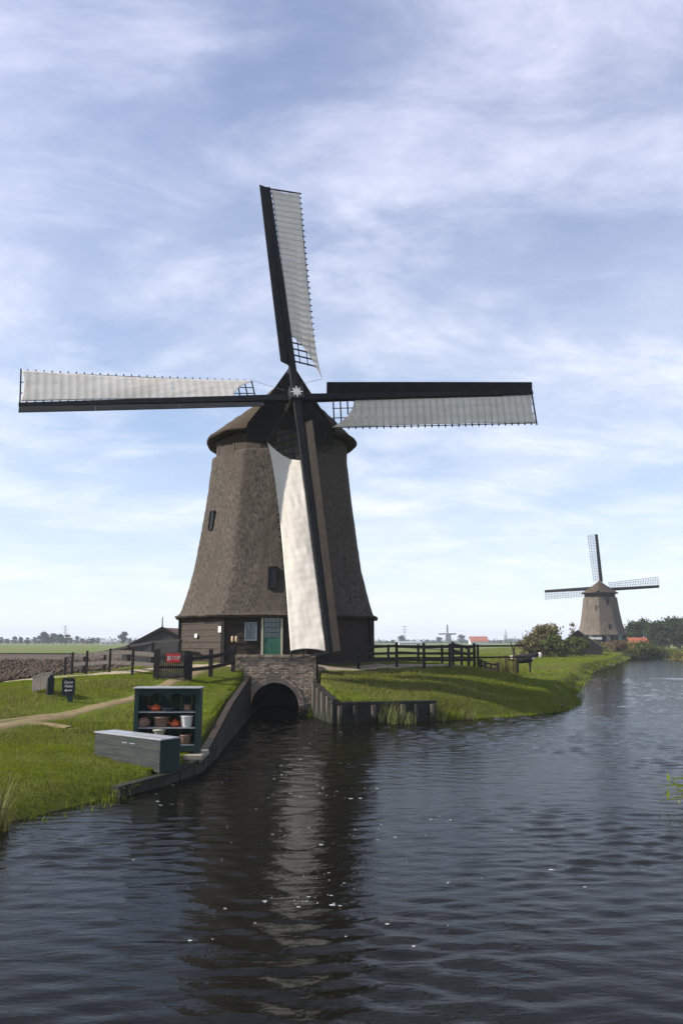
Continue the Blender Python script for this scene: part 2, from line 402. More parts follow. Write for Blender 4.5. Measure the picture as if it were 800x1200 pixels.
for k in range(10):
    a = 2 * math.pi * k / 10; _cp.append((MILL[0] + 6 * math.cos(a), MILL[1] + 6 * math.sin(a), MZ))
_cp += [(-3, 58, 1.8), (-14, 55, 1.3), (10, 58, 1.4), (-22, 34, .85), (-22, 45, .75), (-24, 25, .8), (-20, 17, .6), (-14, 12, .4), (-30, 60, .75), (-60, 60, .75), (-60, 30, .75), (-20, 80, .8), (10, 85, 1.0), (-60, 120, .8), (60, 120, 1.0), (30, 110, 1.0),
        (-8, -5, 1.3), (8, -5, 1.3), (0, -5, 1.4), (0, 2, 1.3), (14, 18, .8), (30, 30, .9), (30, 48, .9), (60, 80, .9), (-40, 5, .8), (40, 0, .9), (0, -40, 1.2), (100, 100, 1.0), (-100, 100, .8)]
CPA = np.array(_cp)
_d = np.linalg.norm(CPA[:, None, :2] - CPA[None, :, :2], axis=-1)
_n = len(CPA)
_A = np.zeros((_n + 1, _n + 1)); _A[:_n, :_n] = -_d + np.eye(_n) * 0.02; _A[:_n, _n] = 1; _A[_n, :_n] = 1
_W = np.linalg.solve(_A, np.append(CPA[:, 2], 0))
WATER = [(-30, 3), (-14, 9.5), (-9, 13.0), (-6.1, 15.2), (-4.75, 17.9), (-4.05, 19.3), (-3.55, 21.3), (-3.6, 24), (-4.1, 37.3), (-4.02, 37.3), (-4.02, 43.5), (-2.02, 43.5), (-2.02, 37.3), (-1.25, 37.3), (-1.31, 36.6), (-.34, 33.6), (3.9, 34.7), (7.5, 36.7),
         (10.4, 39.3), (12.3, 43.6), (13.6, 48), (16.5, 57.2), (25.2, 84), (41, 122), (62.4, 177), (79, 199.5), (110, 215), (112, 208), (82, 196), (75.6, 176), (70, 160), (52, 112), (36, 76), (20, 43), (12, 27), (8.4, 18), (6.5, 11), (5.0, 6.5), (3, 4.6), (-3, 4.4), (-8, 4.2), (-14, 3.2), (-30, -6)]
WALLEDGE = {4: 0.6, 5: .5, 6: .4, 7: .3, 8: .3, 9: .3, 10: .3, 11: .3, 12: .3, 13: .3, 14: .3, 15: .3}        # edges of WATER that are quay walls
WP = np.array(WATER)
def water_sd(x, y):
    """distance to the shore (positive on land) and whether the nearest shore is a quay"""
    x = np.asarray(x, float); y = np.asarray(y, float)
    best = np.full(x.shape, 1e9); wall = np.zeros(x.shape, bool); ins = np.zeros(x.shape, bool)
    n = len(WP)
    for i in range(n):
        a, b = WP[i], WP[(i + 1) % n]
        d = b - a; t = np.clip(((x - a[0]) * d[0] + (y - a[1]) * d[1]) / (d @ d), 0, 1)
        dist = np.hypot(x - a[0] - t * d[0], y - a[1] - t * d[1])
        m = dist < best; best = np.where(m, dist, best); wall = np.where(m, i in WALLEDGE and i != 4, wall)
        c = ((a[1] > y) != (b[1] > y)) & (x < (b[0] - a[0]) * (y - a[1]) / (b[1] - a[1] + 1e-12) + a[0])
        ins ^= c
    return np.where(ins, -best, best), wall
def land(x, y):
    x = np.asarray(x, float); y = np.asarray(y, float)
    z = np.full(x.shape, _W[_n])
    for i in range(_n): z = z - _W[i] * np.hypot(x - CPA[i, 0], y - CPA[i, 1])
    far = np.clip((np.hypot(x, y - 40) - 75) / 40, 0, 1)
    z = z * (1 - far) + 0.95 * far
    dm = np.hypot(x - FM[0], y - FM[1])
    z = np.where(dm < 38, np.maximum(z, 0.95 + (FMZ - 0.95) * np.clip((38 - dm) / 28, 0, 1)), z)
    return z
def gz(x, y, rough=True):
    x = np.asarray(x, float); y = np.asarray(y, float)
    z = land(x, y)
    near = np.clip((160 - np.hypot(x, y)) / 60, 0, 1)
    if rough: z = z + near * (0.07 * fbm(x * .45, y * .45, 3, 4) + 0.03 * fbm(x * 2.2, y * 2.2, 9, 2))
    sd, wall = water_sd(x, y)
    bw = 1.1 + 0.5 * vnoise(x * .8, y * .8, 21)
    s = np.clip(sd / bw, 0, 1); s = 1 - (1 - s) ** 1.8
    nat = -0.10 + (z + 0.10) * s
    z = np.where(wall, np.where(sd > 0.27, z, -1.3), np.where(sd > 0, nat, np.maximum(-1.3, -0.1 + sd * 0.8)))
    return z
def hit(px, py, tmax=600):
    d = ray(px, py); t = np.concatenate([np.linspace(6, 80, 1500), np.linspace(80, tmax, 1500)])
    P = np.array([0, 0, CAMZ]) + d[None] * t[:, None]
    z = gz(P[:, 0], P[:, 1], False)
    k = np.argmax(P[:, 2] < z)
    return P[k]
def G(x, y): return float(gz(np.array([x]), np.array([y]))[0])

def axis_coords(a, b, step, lo, hi, g=1.16, mid=()):
    c = list(np.arange(a, b + 1e-6, step)); e = b; s = step
    for (e2, s2) in mid:
        c += list(np.arange(e + s2, e2 + 1e-6, s2)); e = e2; s = s2
    e = c[-1]
    while e < hi: s *= g; e += s; c.append(e)
    e, s = c[0], step; pre = []
    while e > lo: s *= g; e -= s; pre.append(e)
    return np.array(pre[::-1] + c)
xs = axis_coords(-24, 18, 0.22, -7000, 7000, 1.2, mid=((85, 0.7),))
ys = axis_coords(1, 62, 0.22, -800, 7000, 1.16, mid=((215, 0.8),))
X, Y = np.meshgrid(xs, ys, indexing='ij')
Z = gz(X, Y)
nx, ny = len(xs), len(ys)
def gridfaces(nu, nv):
    i, j = np.meshgrid(np.arange(nu - 1), np.arange(nv - 1), indexing='ij')
    a = (i * nv + j).ravel()
    return np.stack([a, a + nv, a + nv + 1, a + 1], 1)
me = npmesh('ground', np.stack([X, Y, Z], -1).reshape(-1, 3), gridfaces(nx, ny)); setsmooth(me)
mkobj('ground', me, 'ground', kind='structure')

# ------------------------------------------------------------------ water
wx = axis_coords(-15, 12, 0.105, -32, 118, 1.0, mid=((26, 0.2), (118, 0.9)))
wy = axis_coords(2.5, 17, 0.065, -8, 225, 1.05, mid=((38, 0.11), (75, 0.25), (225, 1.0)))
X, Y = np.meshgrid(wx, wy, indexing='ij')
H = np.zeros_like(X)
wr = np.random.default_rng(11)
amp_mod = np.clip(0.75 + 1.5 * fbm(X * .22, Y * .22, 40, 3), .3, 1.6)
for i in range(46):
    lam = 0.21 * (0.62 / 0.21) ** wr.random()
    th = R(90 - 10) + wr.normal() * 0.44
    k = 2 * math.pi / lam; A = 0.0027 * lam * (0.5 + wr.random()) * (1.5 if lam > .34 else 1.0)
    ph = wr.random() * 6.28
    H += A * np.sin(k * (X * math.cos(th) + Y * math.sin(th)) + ph + 1.6 * vnoise(X * .35, Y * .35, 50 + i))
H *= amp_mod
rr = np.hypot(X + 2.7, Y - 36.5)
H += 0.006 * np.exp(-rr / 14) * np.sin(2 * math.pi * rr / 0.75 + 2.4 * fbm(X * .4, Y * .4, 5, 2))
turb = np.exp(-((X + 2.6) / 3.2) ** 2) * np.clip((Y - 11) / 14, 0, 1)
H += turb * 0.040 * fbm(X * 2.6, Y * 2.2, 77, 3)
me = npmesh('canal_water', np.stack([X, Y, H], -1).reshape(-1, 3), gridfaces(len(wx), len(wy))); setsmooth(me)
mkobj('canal_water', me, 'water', kind='structure')

# ------------------------------------------------------------------ draped sheets: fields and paths
def drape(name, mat, X, Y, off, kind='structure', lump=0.0, lscale=1.0):
    Zs = gz(X, Y) + off + (lump * fbm(X * lscale, Y * lscale, 31, 3) if lump else 0)
    me = npmesh(name, np.stack([X, Y, Zs], -1).reshape(-1, 3), gridfaces(*X.shape)); setsmooth(me)
    return mkobj(name, me, mat, kind=kind)
def strip(name, mat, pts, w, off=0.03, nw=7, step=0.22):
    pts = np.array(pts, float); seg = np.linalg.norm(np.diff(pts[:, :2], axis=0), axis=1); s = np.concatenate([[0], np.cumsum(seg)])
    ss = np.arange(0, s[-1], step)
    px = np.interp(ss, s, pts[:, 0]); py = np.interp(ss, s, pts[:, 1])
    ker = np.ones(9) / 9
    if len(px) > 20:
        px[4:-4] = np.convolve(px, ker, 'valid'); py[4:-4] = np.convolve(py, ker, 'valid')
    dx, dy = np.gradient(px), np.gradient(py); L = np.hypot(dx, dy); nxv, nyv = -dy / L, dx / L
    ww = np.interp(ss, s, w) if hasattr(w, '__len__') else np.full(len(ss), w)
    v = np.linspace(-.5, .5, nw)
    wl_ = ww * (1 + 0.45 * fbm(ss * 1.3, ss * 0 + 3, 8, 3)); wr_ = ww * (1 + 0.45 * fbm(ss * 1.3, ss * 0 + 9, 18, 3))
    W2 = np.where(v[None] < 0, wl_[:, None], wr_[:, None]) * v[None]
    Xp = px[:, None] + nxv[:, None] * W2; Yp = py[:, None] + nyv[:, None] * W2
    Zs = gz(Xp, Yp); edge = np.abs(v)[None] * 2
    Zp = Zs + off - (off + 0.03) * np.clip((edge - 0.7) / 0.3, 0, 1)
    me = npmesh(name, np.stack([Xp, Yp, Zp], -1).reshape(-1, 3), gridfaces(*Xp.shape)[:, ::-1]); setsmooth(me)
    return mkobj(name, me, mat, kind='structure')

p_gate = at(203, 798, Y=33.3)
pathpts = [(-6.0, 38.0), (p_gate[0], p_gate[1] + 1.0), p_gate[:2]] + [hit(*q)[:2] for q in ((185, 806), (160, 818), (120, 828), (70, 838), (30, 847), (-25, 857), (-70, 866))]
PATH1 = np.array([tuple(q[:2]) for q in pathpts])
strip('sand_path', 'sand', PATH1, [.8, .8, .7, .62, .56, .6, .65, .7, .7, .7])
PATH2 = np.array([tuple(hit(*q)[:2]) for q in ((98, 832), (70, 836.5), (35, 842), (-30, 850))])
strip('grass_track', 'sand', PATH2, .38, nw=5)
PATH3 = np.array([tuple(hit(*q)[:2]) for q in ((30, 847), (60, 850), (85, 855))])
strip('worn_track', 'sand', PATH3, .5, nw=5)
YARD = np.array([(-22, 47), (-17, 42.5), (-12.5, 39.7), (-9, 38.2), (-6, 37.95), (-1.2, 37.95), (2, 39.6), (4.8, 42.5), (7, 43.5), (12, 46)])
strip('mill_yard', 'yard', YARD, [2.4, 2.4, 2.2, 1.6, 1.0, .9, .7, .8, .9, .9])

# ploughed field: from the dike foot on the left to a green meadow behind it
u = np.linspace(0, 1, 260); v = np.linspace(0, 1, 240)
yy = 33 + (150 - 33) * v ** 1.6
U, YY = np.meshgrid(u, yy, indexing='ij')
xr = np.interp(yy, [33, 40, 47, 55, 70, 90, 150], [-14.0, -16.0, -17.5, -18, -18, -19, -20])
XX = -130 + (xr[None] + 130) * U ** 0.6
fz = 0.05 + 0.10 * fbm(XX * 1.1, YY * 1.1, 31, 4) * np.clip((150 - YY) / 60, .3, 1)
Zf = np.maximum(gz(XX, YY), 0.72) + fz
fade = np.minimum(np.clip((1 - U) / 0.04, 0, 1), np.clip((YY - 33) / 1.5, 0, 1)); Zf = Zf - 0.35 * (1 - fade)
me = npmesh('ploughed_field', np.stack([XX, YY, Zf], -1).reshape(-1, 3), gridfaces(*XX.shape)); setsmooth(me)
mkobj('ploughed_field', me, 'soil', kind='structure')
nC = 16000
cy = 34 + 75 * RNG.random(nC) ** 1.7; cx = np.interp(cy, [33, 40, 47, 55, 70, 90, 150], [-14.5, -16.5, -18, -18.5, -18.5, -19.5, -20.5]) - (0.62 * cy - 12) * RNG.random(nC)
cs = (0.04 + 0.11 * RNG.random(nC) ** 3) * (0.8 + cy / 70)
oct_v = np.array([(1, 0, 0), (-.9, .2, 0), (.1, 1, 0), (0, -1.1, .1), (.1, 0, .8), (0, .1, -.5)])
oct_f = np.array([(0, 2, 4), (2, 1, 4), (1, 3, 4), (3, 0, 4), (2, 0, 5), (1, 2, 5), (3, 1, 5), (0, 3, 5)])
ca = RNG.random(nC) * 6.28
czv = np.maximum(gz(cx, cy), .72) + 0.05 + cs * .2
jit = 1 + 0.35 * RNG.normal(size=(nC, 6, 1))
V = oct_v[None] * cs[:, None, None] * jit
V = np.stack([V[..., 0] * np.cos(ca)[:, None] - V[..., 1] * np.sin(ca)[:, None] + cx[:, None], V[..., 0] * np.sin(ca)[:, None] + V[..., 1] * np.cos(ca)[:, None] + cy[:, None], V[..., 2] + czv[:, None]], -1)
me = npmesh('soil_clods', V.reshape(-1, 3), (oct_f[None] + 6 * np.arange(nC)[:, None, None]).reshape(-1, 3))
mkobj('soil_clods', me, 'clod', kind='stuff', label='brown clods of earth lying over the ploughed field', category='soil')

def flat_field(name, mat, x0, x1, y0, y1, z, n=60):
    X, Y = np.meshgrid(np.linspace(x0, x1, n), y0 + (y1 - y0) * np.linspace(0, 1, n) ** 2, indexing='ij')
    Z = z + 0.10 * fbm(X * .05, Y * .05, 4, 3)
    me = npmesh(name, np.stack([X, Y, Z], -1).reshape(-1, 3), gridfaces(n, n)); setsmooth(me)
    mkobj(name, me, mat, kind='structure')
flat_field('green_meadow', 'meadow', -900, 20, 151, 900, 1.16)
flat_field('pale_meadow', 'meadow', 28, 900, 225, 1400, 1.15)

# ================================================================== WINDMILL BUILDER
# radius of the circle through the octagon's corners against height above the mill yard
PROF_Z = np.array([2.32, 2.6, 3.4, 5.0, 8.0, 10.75])
PROF_R = np.array([5.58, 5.42, 5.09, 4.62, 4.11, 3.76])
def tower_R(z): return np.interp(z, PROF_Z, PROF_R)
def oct_polar(ang, face):                        # apothem-relative polar octagon with softened corners
    a = (ang - face + math.pi / 8) % (math.pi / 4) - math.pi / 8
    c = math.cos(math.pi / 8)
    sharp = c / np.cos(a)
    return sharp - 0.008 * np.exp(-((np.abs(a) - math.pi / 8) / 0.03) ** 2)

def build_mill(loc, label, face, yaw, tilt, roll, hub, L=12.88, cloths=True, detail=2, base_mat='brownwood'):
    root = thing('windmill', loc, label, 'windmill')
    c8 = math.cos(math.pi / 8)
    # --- thatched tower
    nu, nv = (8 * 26, 90) if detail == 2 else (8 * 16, 14)
    ang = np.linspace(0, 2 * math.pi, nu + 1); zz = np.linspace(2.32, 10.75, nv)
    A, ZZ = np.meshgrid(ang, zz, indexing='ij')
    Aw = np.where(A >= 2 * math.pi - 1e-9, 0.0, A)
    rr = np.interp(ZZ, PROF_Z, PROF_R)
    if detail == 2:
        sm = np.convolve(np.interp(np.linspace(2.32, 10.75, nv + 10), PROF_Z, PROF_R), np.ones(11) / 11, 'valid')
        sm[0] = PROF_R[0]; sm[-1] = PROF_R[-1]; rr = np.broadcast_to(sm[None], rr.shape).copy()
    per = Aw * 5.2
    rad = rr * oct_polar(Aw, face)
    if detail == 2:
        rad = rad + 0.025 * fbm(per * 0.9, ZZ * 0.8, 2, 3) + 0.035 * fbm(per * 5.5, ZZ * 2.4, 6, 3) + 0.02 * fbm(per * 11, ZZ * 5, 16, 2)
    P = np.stack([rad * np.cos(A), rad * np.sin(A), ZZ + (0.05 * vnoise(per * 3, ZZ * 0, 5) if detail == 2 else 0) * (ZZ < 2.35)], -1)
    mb = MB().grid(P)
    low = P[:, 0:1].copy(); inn = low * np.array([0.93, 0.93, 1]); inn[..., 2] += 0.02; low2 = low * np.array([.985, .985, 1]); low2[..., 2] -= 0.14
    mb.grid(np.concatenate([inn, low2, low], 1))
    tower = mb.build('thatched_tower', 'thatch' if detail == 2 else 'pale_sunlit_thatch', root, smooth=detail == 2)
    # --- timber base: eight walls
    ab = 4.84
    for k in range(8):
        fa = face + k * math.pi / 4
        n = np.array([math.cos(fa), math.sin(fa), 0]); t = np.array([-n[1], n[0], 0]); hw = ab * math.tan(math.pi / 8)
        back = MB().box(n * (ab - .12) + np.array([0, 0, 1.12]), (0.10, 2 * hw - .1, 2.74), (n, t, (0, 0, 1)))
        wall = back.build('base_wall', 'tar', root)
        if detail == 2:
            zb = -0.12; i = 0
            while zb < 2.3:
                h = 0.27 + 0.04 * random.random()
                tl = n * 1.0 + np.array([0, 0, 0.09]); tl /= np.linalg.norm(tl); upv = np.cross(tl, t) * -1
                if upv[2] < 0: upv = -upv
                j = random.uniform(-.012, .012)
                mat = 'weathered' if k == 7 and 0.2 < zb < 2.0 else base_mat  # left wall's middle boards lighter, sunlight put into their colour
                MB().box(n * (ab - .03 + j) + np.array([0, 0, zb + h / 2]), (0.035, 2 * hw - .02 - random.random() * .04, h + .02), (tl, t, upv)).build('plank', mat, wall)
                zb += h
            ca = fa + math.pi / 8; cc = np.array([math.cos(ca), math.sin(ca), 0]) * (ab / c8 - .03)
            MB().beam(cc + np.array([0, 0, -.2]), cc + np.array([0, 0, 2.45]), .2, .2, up=cc).build('corner_post', 'tar', root)
    # --- cap
    a = np.array([math.sin(yaw), -math.cos(yaw), 0]); l = np.array([math.cos(yaw), math.sin(yaw), 0])
    ze = 11.78
    def halfw(s): return 4.06 * max(0.02, 1 - abs(s / (3.95 if s > 0 else 4.5)) ** 2.3) ** 0.5
    def ridge(s): return 14.95 - 0.028 * (3.2 - s) ** 2 if s > -3.2 else 13.80 - 1.5 * (abs(s) - 3.2)
    st = np.linspace(-4.45, 3.45, 34 if detail == 2 else 14)
    prof = []
    for s in st:
        W, zr = halfw(s), max(ridge(s), ze + .5)
        row = []
        ts = np.linspace(0, 1, 18 if detail == 2 else 6)
        half = []
        for tt in ts:
            half.append((W * tt, zr - (zr - ze) * (tt ** 0.94)))
        half += [(W + .015, ze - .05), (W - .06, ze - .14), (max(W - .75, 0.01), ze - .04)]
        full = [(-x, z) for x, z in half[::-1]] + half[1:]
        for x, z in full: row.append(a * s + l * x + np.array([0, 0, z]))
        prof.append(row)
    P = np.array(prof)
    if detail == 2:
        P[..., 2] += 0.05 * fbm(P[..., 0] * 2.2, P[..., 1] * 2.2, 61, 3) - 0.10 * (np.abs(((P[..., 2] * 3.1 + 0.5 * fbm(P[..., 0], P[..., 1], 4, 2)) % 1.0)) - 0.5) * (P[..., 2] > 11.6)
    cap = MB().grid(P[:, 3:-3]).grid(P[:, :4]).grid(P[:, -4:]).build('thatched_cap', 'cap_thatch', root, smooth=True)
    # boarded front gable: vertical boards
    s = 3.42; W, zr = halfw(3.4), ridge(3.4)
    gb = MB(); nb = 13; xe = np.linspace(-W - .05, W + .05, nb + 1)
    for i in range(nb):
        x0, x1 = xe[i] + .006, xe[i + 1] - .006
        def top(x): return ze + (zr - ze) * max(0, 1 - abs(x) / (W + .06)) + .06
        poly = [a * s + l * x0 + np.array([0, 0, 11.0]), a * s + l * x1 + np.array([0, 0, 11.0]), a * s + l * x1 + np.array([0, 0, top(x1)]), a * s + l * x0 + np.array([0, 0, top(x0)])]
        if x0 < 0 < x1: poly.insert(3, a * s + np.array([0, 0, zr + .06]))
        gb.prism(poly, a * (0.05 + .012 * (i % 2)))
    gb.build('front_gable', 'tar', cap)
    for sg in (-1, 1):
        MB().beam(a * (s + .1) + l * sg * (W + .05) + np.array([0, 0, ze - .1]), a * (s + .1) + np.array([0, 0, zr + .16]), .06, .2, up=a).build('barge_board', 'tar', cap)
    # curb ring boards under the cap
    nrb = 28 if detail == 2 else 8
    ringo = None
    for k in range(nrb):
        a0 = 2 * math.pi * k / nrb; a1 = 2 * math.pi * (k + 1) / nrb - 0.006
        rr_ = 3.54 + (0.02 if k % 2 else 0)
        poly = []
        for q in (a0, a1): poly += [np.array([rr_ * math.cos(q), rr_ * math.sin(q), 0])]
        for q in (a1, a0): poly += [np.array([(rr_ - .2) * math.cos(q), (rr_ - .2) * math.sin(q), 0])]
        m_ = MB().prism([p + np.array([0, 0, 10.62]) for p in poly], (0, 0, 1.0))
        if ringo is None: ringo = m_.build('curb_ring', 'weathered', root)
        else: m_.build('ring_board', 'weathered' if detail == 2 else 'brownwood', ringo)
    MB().lathe([(0.1, 10.7), (3.3, 10.7), (3.3, 11.1), (0.1, 11.1)], (0, 0, 0), 24).build('cap_floor', 'tar', root)
    # --- windshaft, poll end and sails
    n = np.array([math.sin(yaw) * math.cos(tilt), -math.cos(yaw) * math.cos(tilt), math.sin(tilt)])
    r0 = np.array([math.cos(yaw), math.sin(yaw), 0]); u0 = np.cross(n, r0)
    if u0[2] < 0: u0 = -u0
    hub = np.array(hub, float)
    MB().tube([hub - n * 2.6, hub - n * .3], [.33, .36], 14).build('windshaft', 'tar', root, smooth=True)
    rot = np.array([math.cos(roll) * r0 + math.sin(roll) * u0, -math.sin(roll) * r0 + math.cos(roll) * u0, n])
    poll = MB().box(hub - n * .22, (.66, .66, 1.0), rot).build('poll_end', 'iron', root, bevel=.03)
    if detail == 2:
        sm = MB()
        for k in range(8):
            q = k * math.pi / 4 + roll; d = math.cos(q) * r0 + math.sin(q) * u0; e = np.cross(n, d)
            ln = .30 if k % 2 == 0 else .27
            sm.prism([hub + n * .285, hub + n * .285 + d * .13 - e * .055, hub + n * .285 + d * ln - e * .015, hub + n * .285 + d * ln + e * .015, hub + n * .285 + d * .13 + e * .055], n * .02)
        sm.build('star_emblem', 'white', poll)
    for k in range(4):
        al = roll + math.pi / 2 + k * math.pi / 2
        er = math.cos(al) * r0 + math.sin(al) * u0
        et = math.sin(al) * r0 - math.cos(al) * u0
        h0 = hub - n * (0.02 if k % 2 == 0 else 0.40)
        def phi(r): return R((30 - 4 * (r - 1.8) / (L - 1.8)) if k == 2 else 24 - 15 * min(1, max(0, (r - 1.8) / (L - 1.8))))
        def wid(r): return 1.48 + (0.02 if k == 3 else 0) + (0.30 + (.24 if k == 1 else -.12 if k == 3 else 0)) * (r - 1.8) / (L - 1.8)
        def PT(r, t, off=0.0):
            p = phi(r); return h0 + er * r + et * t * math.cos(p) - n * t * math.sin(p) + (n * math.cos(p) + et * math.sin(p)) * off
        sail = MB().beam(h0 - er * .4, h0 + er * L, .36, .36, up=n, w2=.19, h2=.17).build('sail', 'sail_frame', root, bevel=.015 if detail == 2 else 0)
        # leading wind boards, angled into the wind
        r1, r2 = 1.62, L - .02
        cuts = [r1, r1 + (r2 - r1) * .36, r1 + (r2 - r1) * .70, r2] if detail == 2 else [r1, r2]
        for i in range(len(cuts) - 1):
            pts = []
            for r in (cuts[i] + .004, cuts[i + 1] - .004):
                th = R(40 - 16 * (r - r1) / (r2 - r1)); bw = (.56 if k == 2 else .66) - .16 * (r - r1) / (r2 - r1)
                hs = (.36 - .17 * r / L) / 2
                b0 = h0 + er * r - et * (hs - .03) + n * .02; b1 = b0 - et * bw * math.cos(th) + n * bw * math.sin(th)
                nn = n * math.cos(th) + et * math.sin(th)
                pts.append((b0, b1, b1 + nn * .035, b0 + nn * .035))
            mb = MB(); mb.add([*pts[0], *pts[1]], [(3, 2, 1, 0), (4, 5, 6, 7), (0, 1, 5, 4), (1, 2, 6, 5), (2, 3, 7, 6), (3, 0, 4, 7)])
            mb.build('wind_board', 'sunlit_windboard' if (k == 2 and detail == 2) else 'sail_frame', sail)
        if detail == 0: 
            rb = MB().beam(PT(2, .9), PT(L - .1, .9), 1.4, .03, up=n); rb.build('lattice', 'sail_frame', sail); continue
        # lattice: bars across, rails along
        step = 0.365; r = 1.95; bt = .06 if detail == 2 else .075
        while r < L - .03:
            MB().beam(PT(r, -.16), PT(r, wid(r) + .10), bt * .8, bt, up=er).build('lattice_bar', 'sail_frame', sail); r += step
        MB().beam(PT(L - .05, -.1), PT(L - .05, wid(L) + .12), .06, .06, up=er).build('lattice_bar', 'sail_frame', sail)
        for fr in (.36, .68, 1.0):
            MB().tube([PT(r, wid(r) * fr, -.03) for r in np.linspace(1.9, L - .02, 12)], .026 if detail == 2 else .03, 5).build('lattice_rail', 'sail_frame', sail)
        if cloths:
            # canvas spread over the lattice, its inner edge drawn to the trailing corner
            nr, nt = 170, 22
            par = {0: (3.4, 1.25, 1.20, .25), 1: (3.0, 1.85, .97, .0), 2: (3.55, 2.15, 1.18, .35), 3: (3.05, 1.80, 1.0, .15)}[k]
            rin0, rin1, tflare, slack = par
            Pc = np.zeros((nr, nt, 3)); sd = 90 + k * 7
            for j in range(nt):
                v = j / (nt - 1)
                ri = rin0 - (rin0 - rin1) * (0.30 * v + 0.70 * v ** 2.6); ro = L - .10 - 0.10 * math.sin(math.pi * v) - (.30 * v if k == 2 else 0)
                for i in range(nr):
                    s_ = i / (nr - 1); r = ri + (ro - ri) * s_
                    w = wid(r) * (1 - (.07 if k == 1 else .035) * math.sin(math.pi * s_))
                    fl = 1 + (tflare - 1) * math.exp(-(r - rin1) / 1.5)
                    t = .17 + (w * fl - .17) * v
                    scal = .030 * abs(math.sin(math.pi * (r - 1.95) / step)) * (.15 if k == 2 else .4 if k == 1 else .7)
                    belly = (.05 + .10 * slack) * math.sin(math.pi * v) * math.sin(math.pi * min(1, s_ * 1.05)) 
                    Pc[i, j] = PT(r, t, .075 + belly - scal if k in (1, 2) else .040 - scal * .4)
            S_, V_ = np.meshgrid(np.linspace(0, 1, nr), np.linspace(0, 1, nt), indexing='ij')
            wr_ = (.045 if k == 2 else .018) * fbm(S_ * 16 + V_ * 3, V_ * 5 - S_ * 4, sd, 3) + (.05 * slack) * fbm(S_ * 5 + V_ * 2, V_ * 7, sd + 3, 2)
            Pc += wr_[..., None] * n
            cl_ = MB().grid(Pc).build('sail_cloth', 'cream_cloth' if k == 2 else 'cloth', sail, smooth=True)
            so = cl_.modifiers.new('thick', 'SOLIDIFY'); so.thickness = .006
            c_in = Pc[0, -1]
            MB().tube([c_in, h0 + er * .5 + et * .35 + n * .2], .009, 5).build('sail_rope', 'rope', sail)
            hem = [Pc[i, 0] + n * .012 for i in range(0, nr, 6)]
            MB().tube(hem, .012, 5).build('hem_rope', 'rope', sail)
    return root

FACE = R(-93.6)
HUB = np.array([-2.2366, 38.5, 15.2825])
mill_loc = np.array([MILL[0], MILL[1], MZ])
mill = build_mill(mill_loc, 'large thatched windmill with white canvas spread on its four sails beside the canal', FACE, R(11.67), R(12.63), R(5.43), HUB - mill_loc)

def on_face(px, py, ap):
    """point of the mill's front or side wall under a photo pixel; ap(z) gives the wall's apothem"""
    d = ray(px, py)
    for t in np.linspace(30, 55, 5000):
        P = np.array([0, 0, CAMZ]) + d * t; q = P - mill_loc
        for k in (-1, 0, 1):
            fa = FACE + k * math.pi / 4; n = np.array([math.cos(fa), math.sin(fa), 0])
        best = max(range(-2, 3), key=lambda k: q[0] * math.cos(FACE + k * math.pi / 4) + q[1] * math.sin(FACE + k * math.pi / 4))
        fa = FACE + best * math.pi / 4
        if q[0] * math.cos(fa) + q[1] * math.sin(fa) < ap(q[2]): return q, fa
c8 = math.cos(math.pi / 8)
ap_t = lambda z: tower_R(z) * c8
ap_b = lambda z: 4.86

def small_window(px, py, w, h, cols, rows, ap, frame_mat, name='window', pane_mat='glass', proud=.0, lean=0.12):
    q, fa = on_face(px, py, ap); n = np.array([math.cos(fa), math.sin(fa), lean]); n /= np.linalg.norm(n)
    t = np.array([-math.sin(fa), math.cos(fa), 0]); u = np.cross(n, t)
    if u[2] < 0: u = -u
    ax = (n, t, u); fr = MB(); c = q + n * proud
    for sg in (-1, 1):
        fr.box(c + t * sg * (w / 2), (.22, .06, h + .06), ax); fr.box(c + u * sg * (h / 2), (.218, w - .06, .06), ax)
    win = fr.build(name, frame_mat, mill)
    for i in range(cols):
        for j in range(rows):
            pw, ph = (w - .06) / cols, (h - .06) / rows
            MB().box(c + n * .055 + t * (-w / 2 + .03 + (i + .5) * pw) + u * (-h / 2 + .03 + (j + .5) * ph), (.012, pw - .03, ph - .03), ax).build('pane', pane_mat, win)
    MB().box(c + n * .035, (.02, w - .05, h - .05), ax).build('glazing_bar', frame_mat, win)
    return win
small_window(319.5, 677, .38, 1.02, 1, 2, ap_t, 'tar', pane_mat='darkpane')
small_window(249, 610, .36, .95, 1, 2, ap_t, 'tar', lean=.1, pane_mat='darkpane')
small_window(294.5, 740, .52, .80, 2, 1, ap_b, 'shutter', lean=0, proud=.05)
# door
q, fa = on_face(319, 745, ap_b); n = np.array([math.cos(fa), math.sin(fa), 0]); t = np.array([-n[1], n[0], 0]); zv = np.array([0, 0, 1.0])
dc = np.array([q[0], q[1], 0]) + n * .05; ax = (n, t, zv)
door = MB().box(dc + zv * 1.17, (.06, .80, 2.2), ax).build('door', 'doorgreen', mill)
for sg in (-1, 1): MB().box(dc + t * sg * .46 + zv * 1.17, (.14, .10, 2.32), ax).build('frame', 'cream', door)
MB().box(dc + zv * 2.30, (.14, .80, .08), ax).build('frame', 'tar', door)
for i in range(4):
    for j in range(4):
        MB().box(dc + n * .036 + t * (-.27 + i * .18) + zv * (1.36 + j * .235), (.012, .16, .20), ax).build('pane', 'glass', door)
for i in range(4): MB().box(dc + n * .036 + t * (-.285 + i * .19) + zv * .62, (.014, .175, .85), ax).build('door_board', 'doorgreen', door)
MB().tube([dc + n * .06 - t * .32 + zv * 1.1, dc + n * .12 - t * .32 + zv * 1.1], .03, 8).build('handle', 'iron', door)
MB().box(dc + zv * .03 + n * .1, (.4, 1.1, .12), ax).build('doorstep', 'stone', mill)
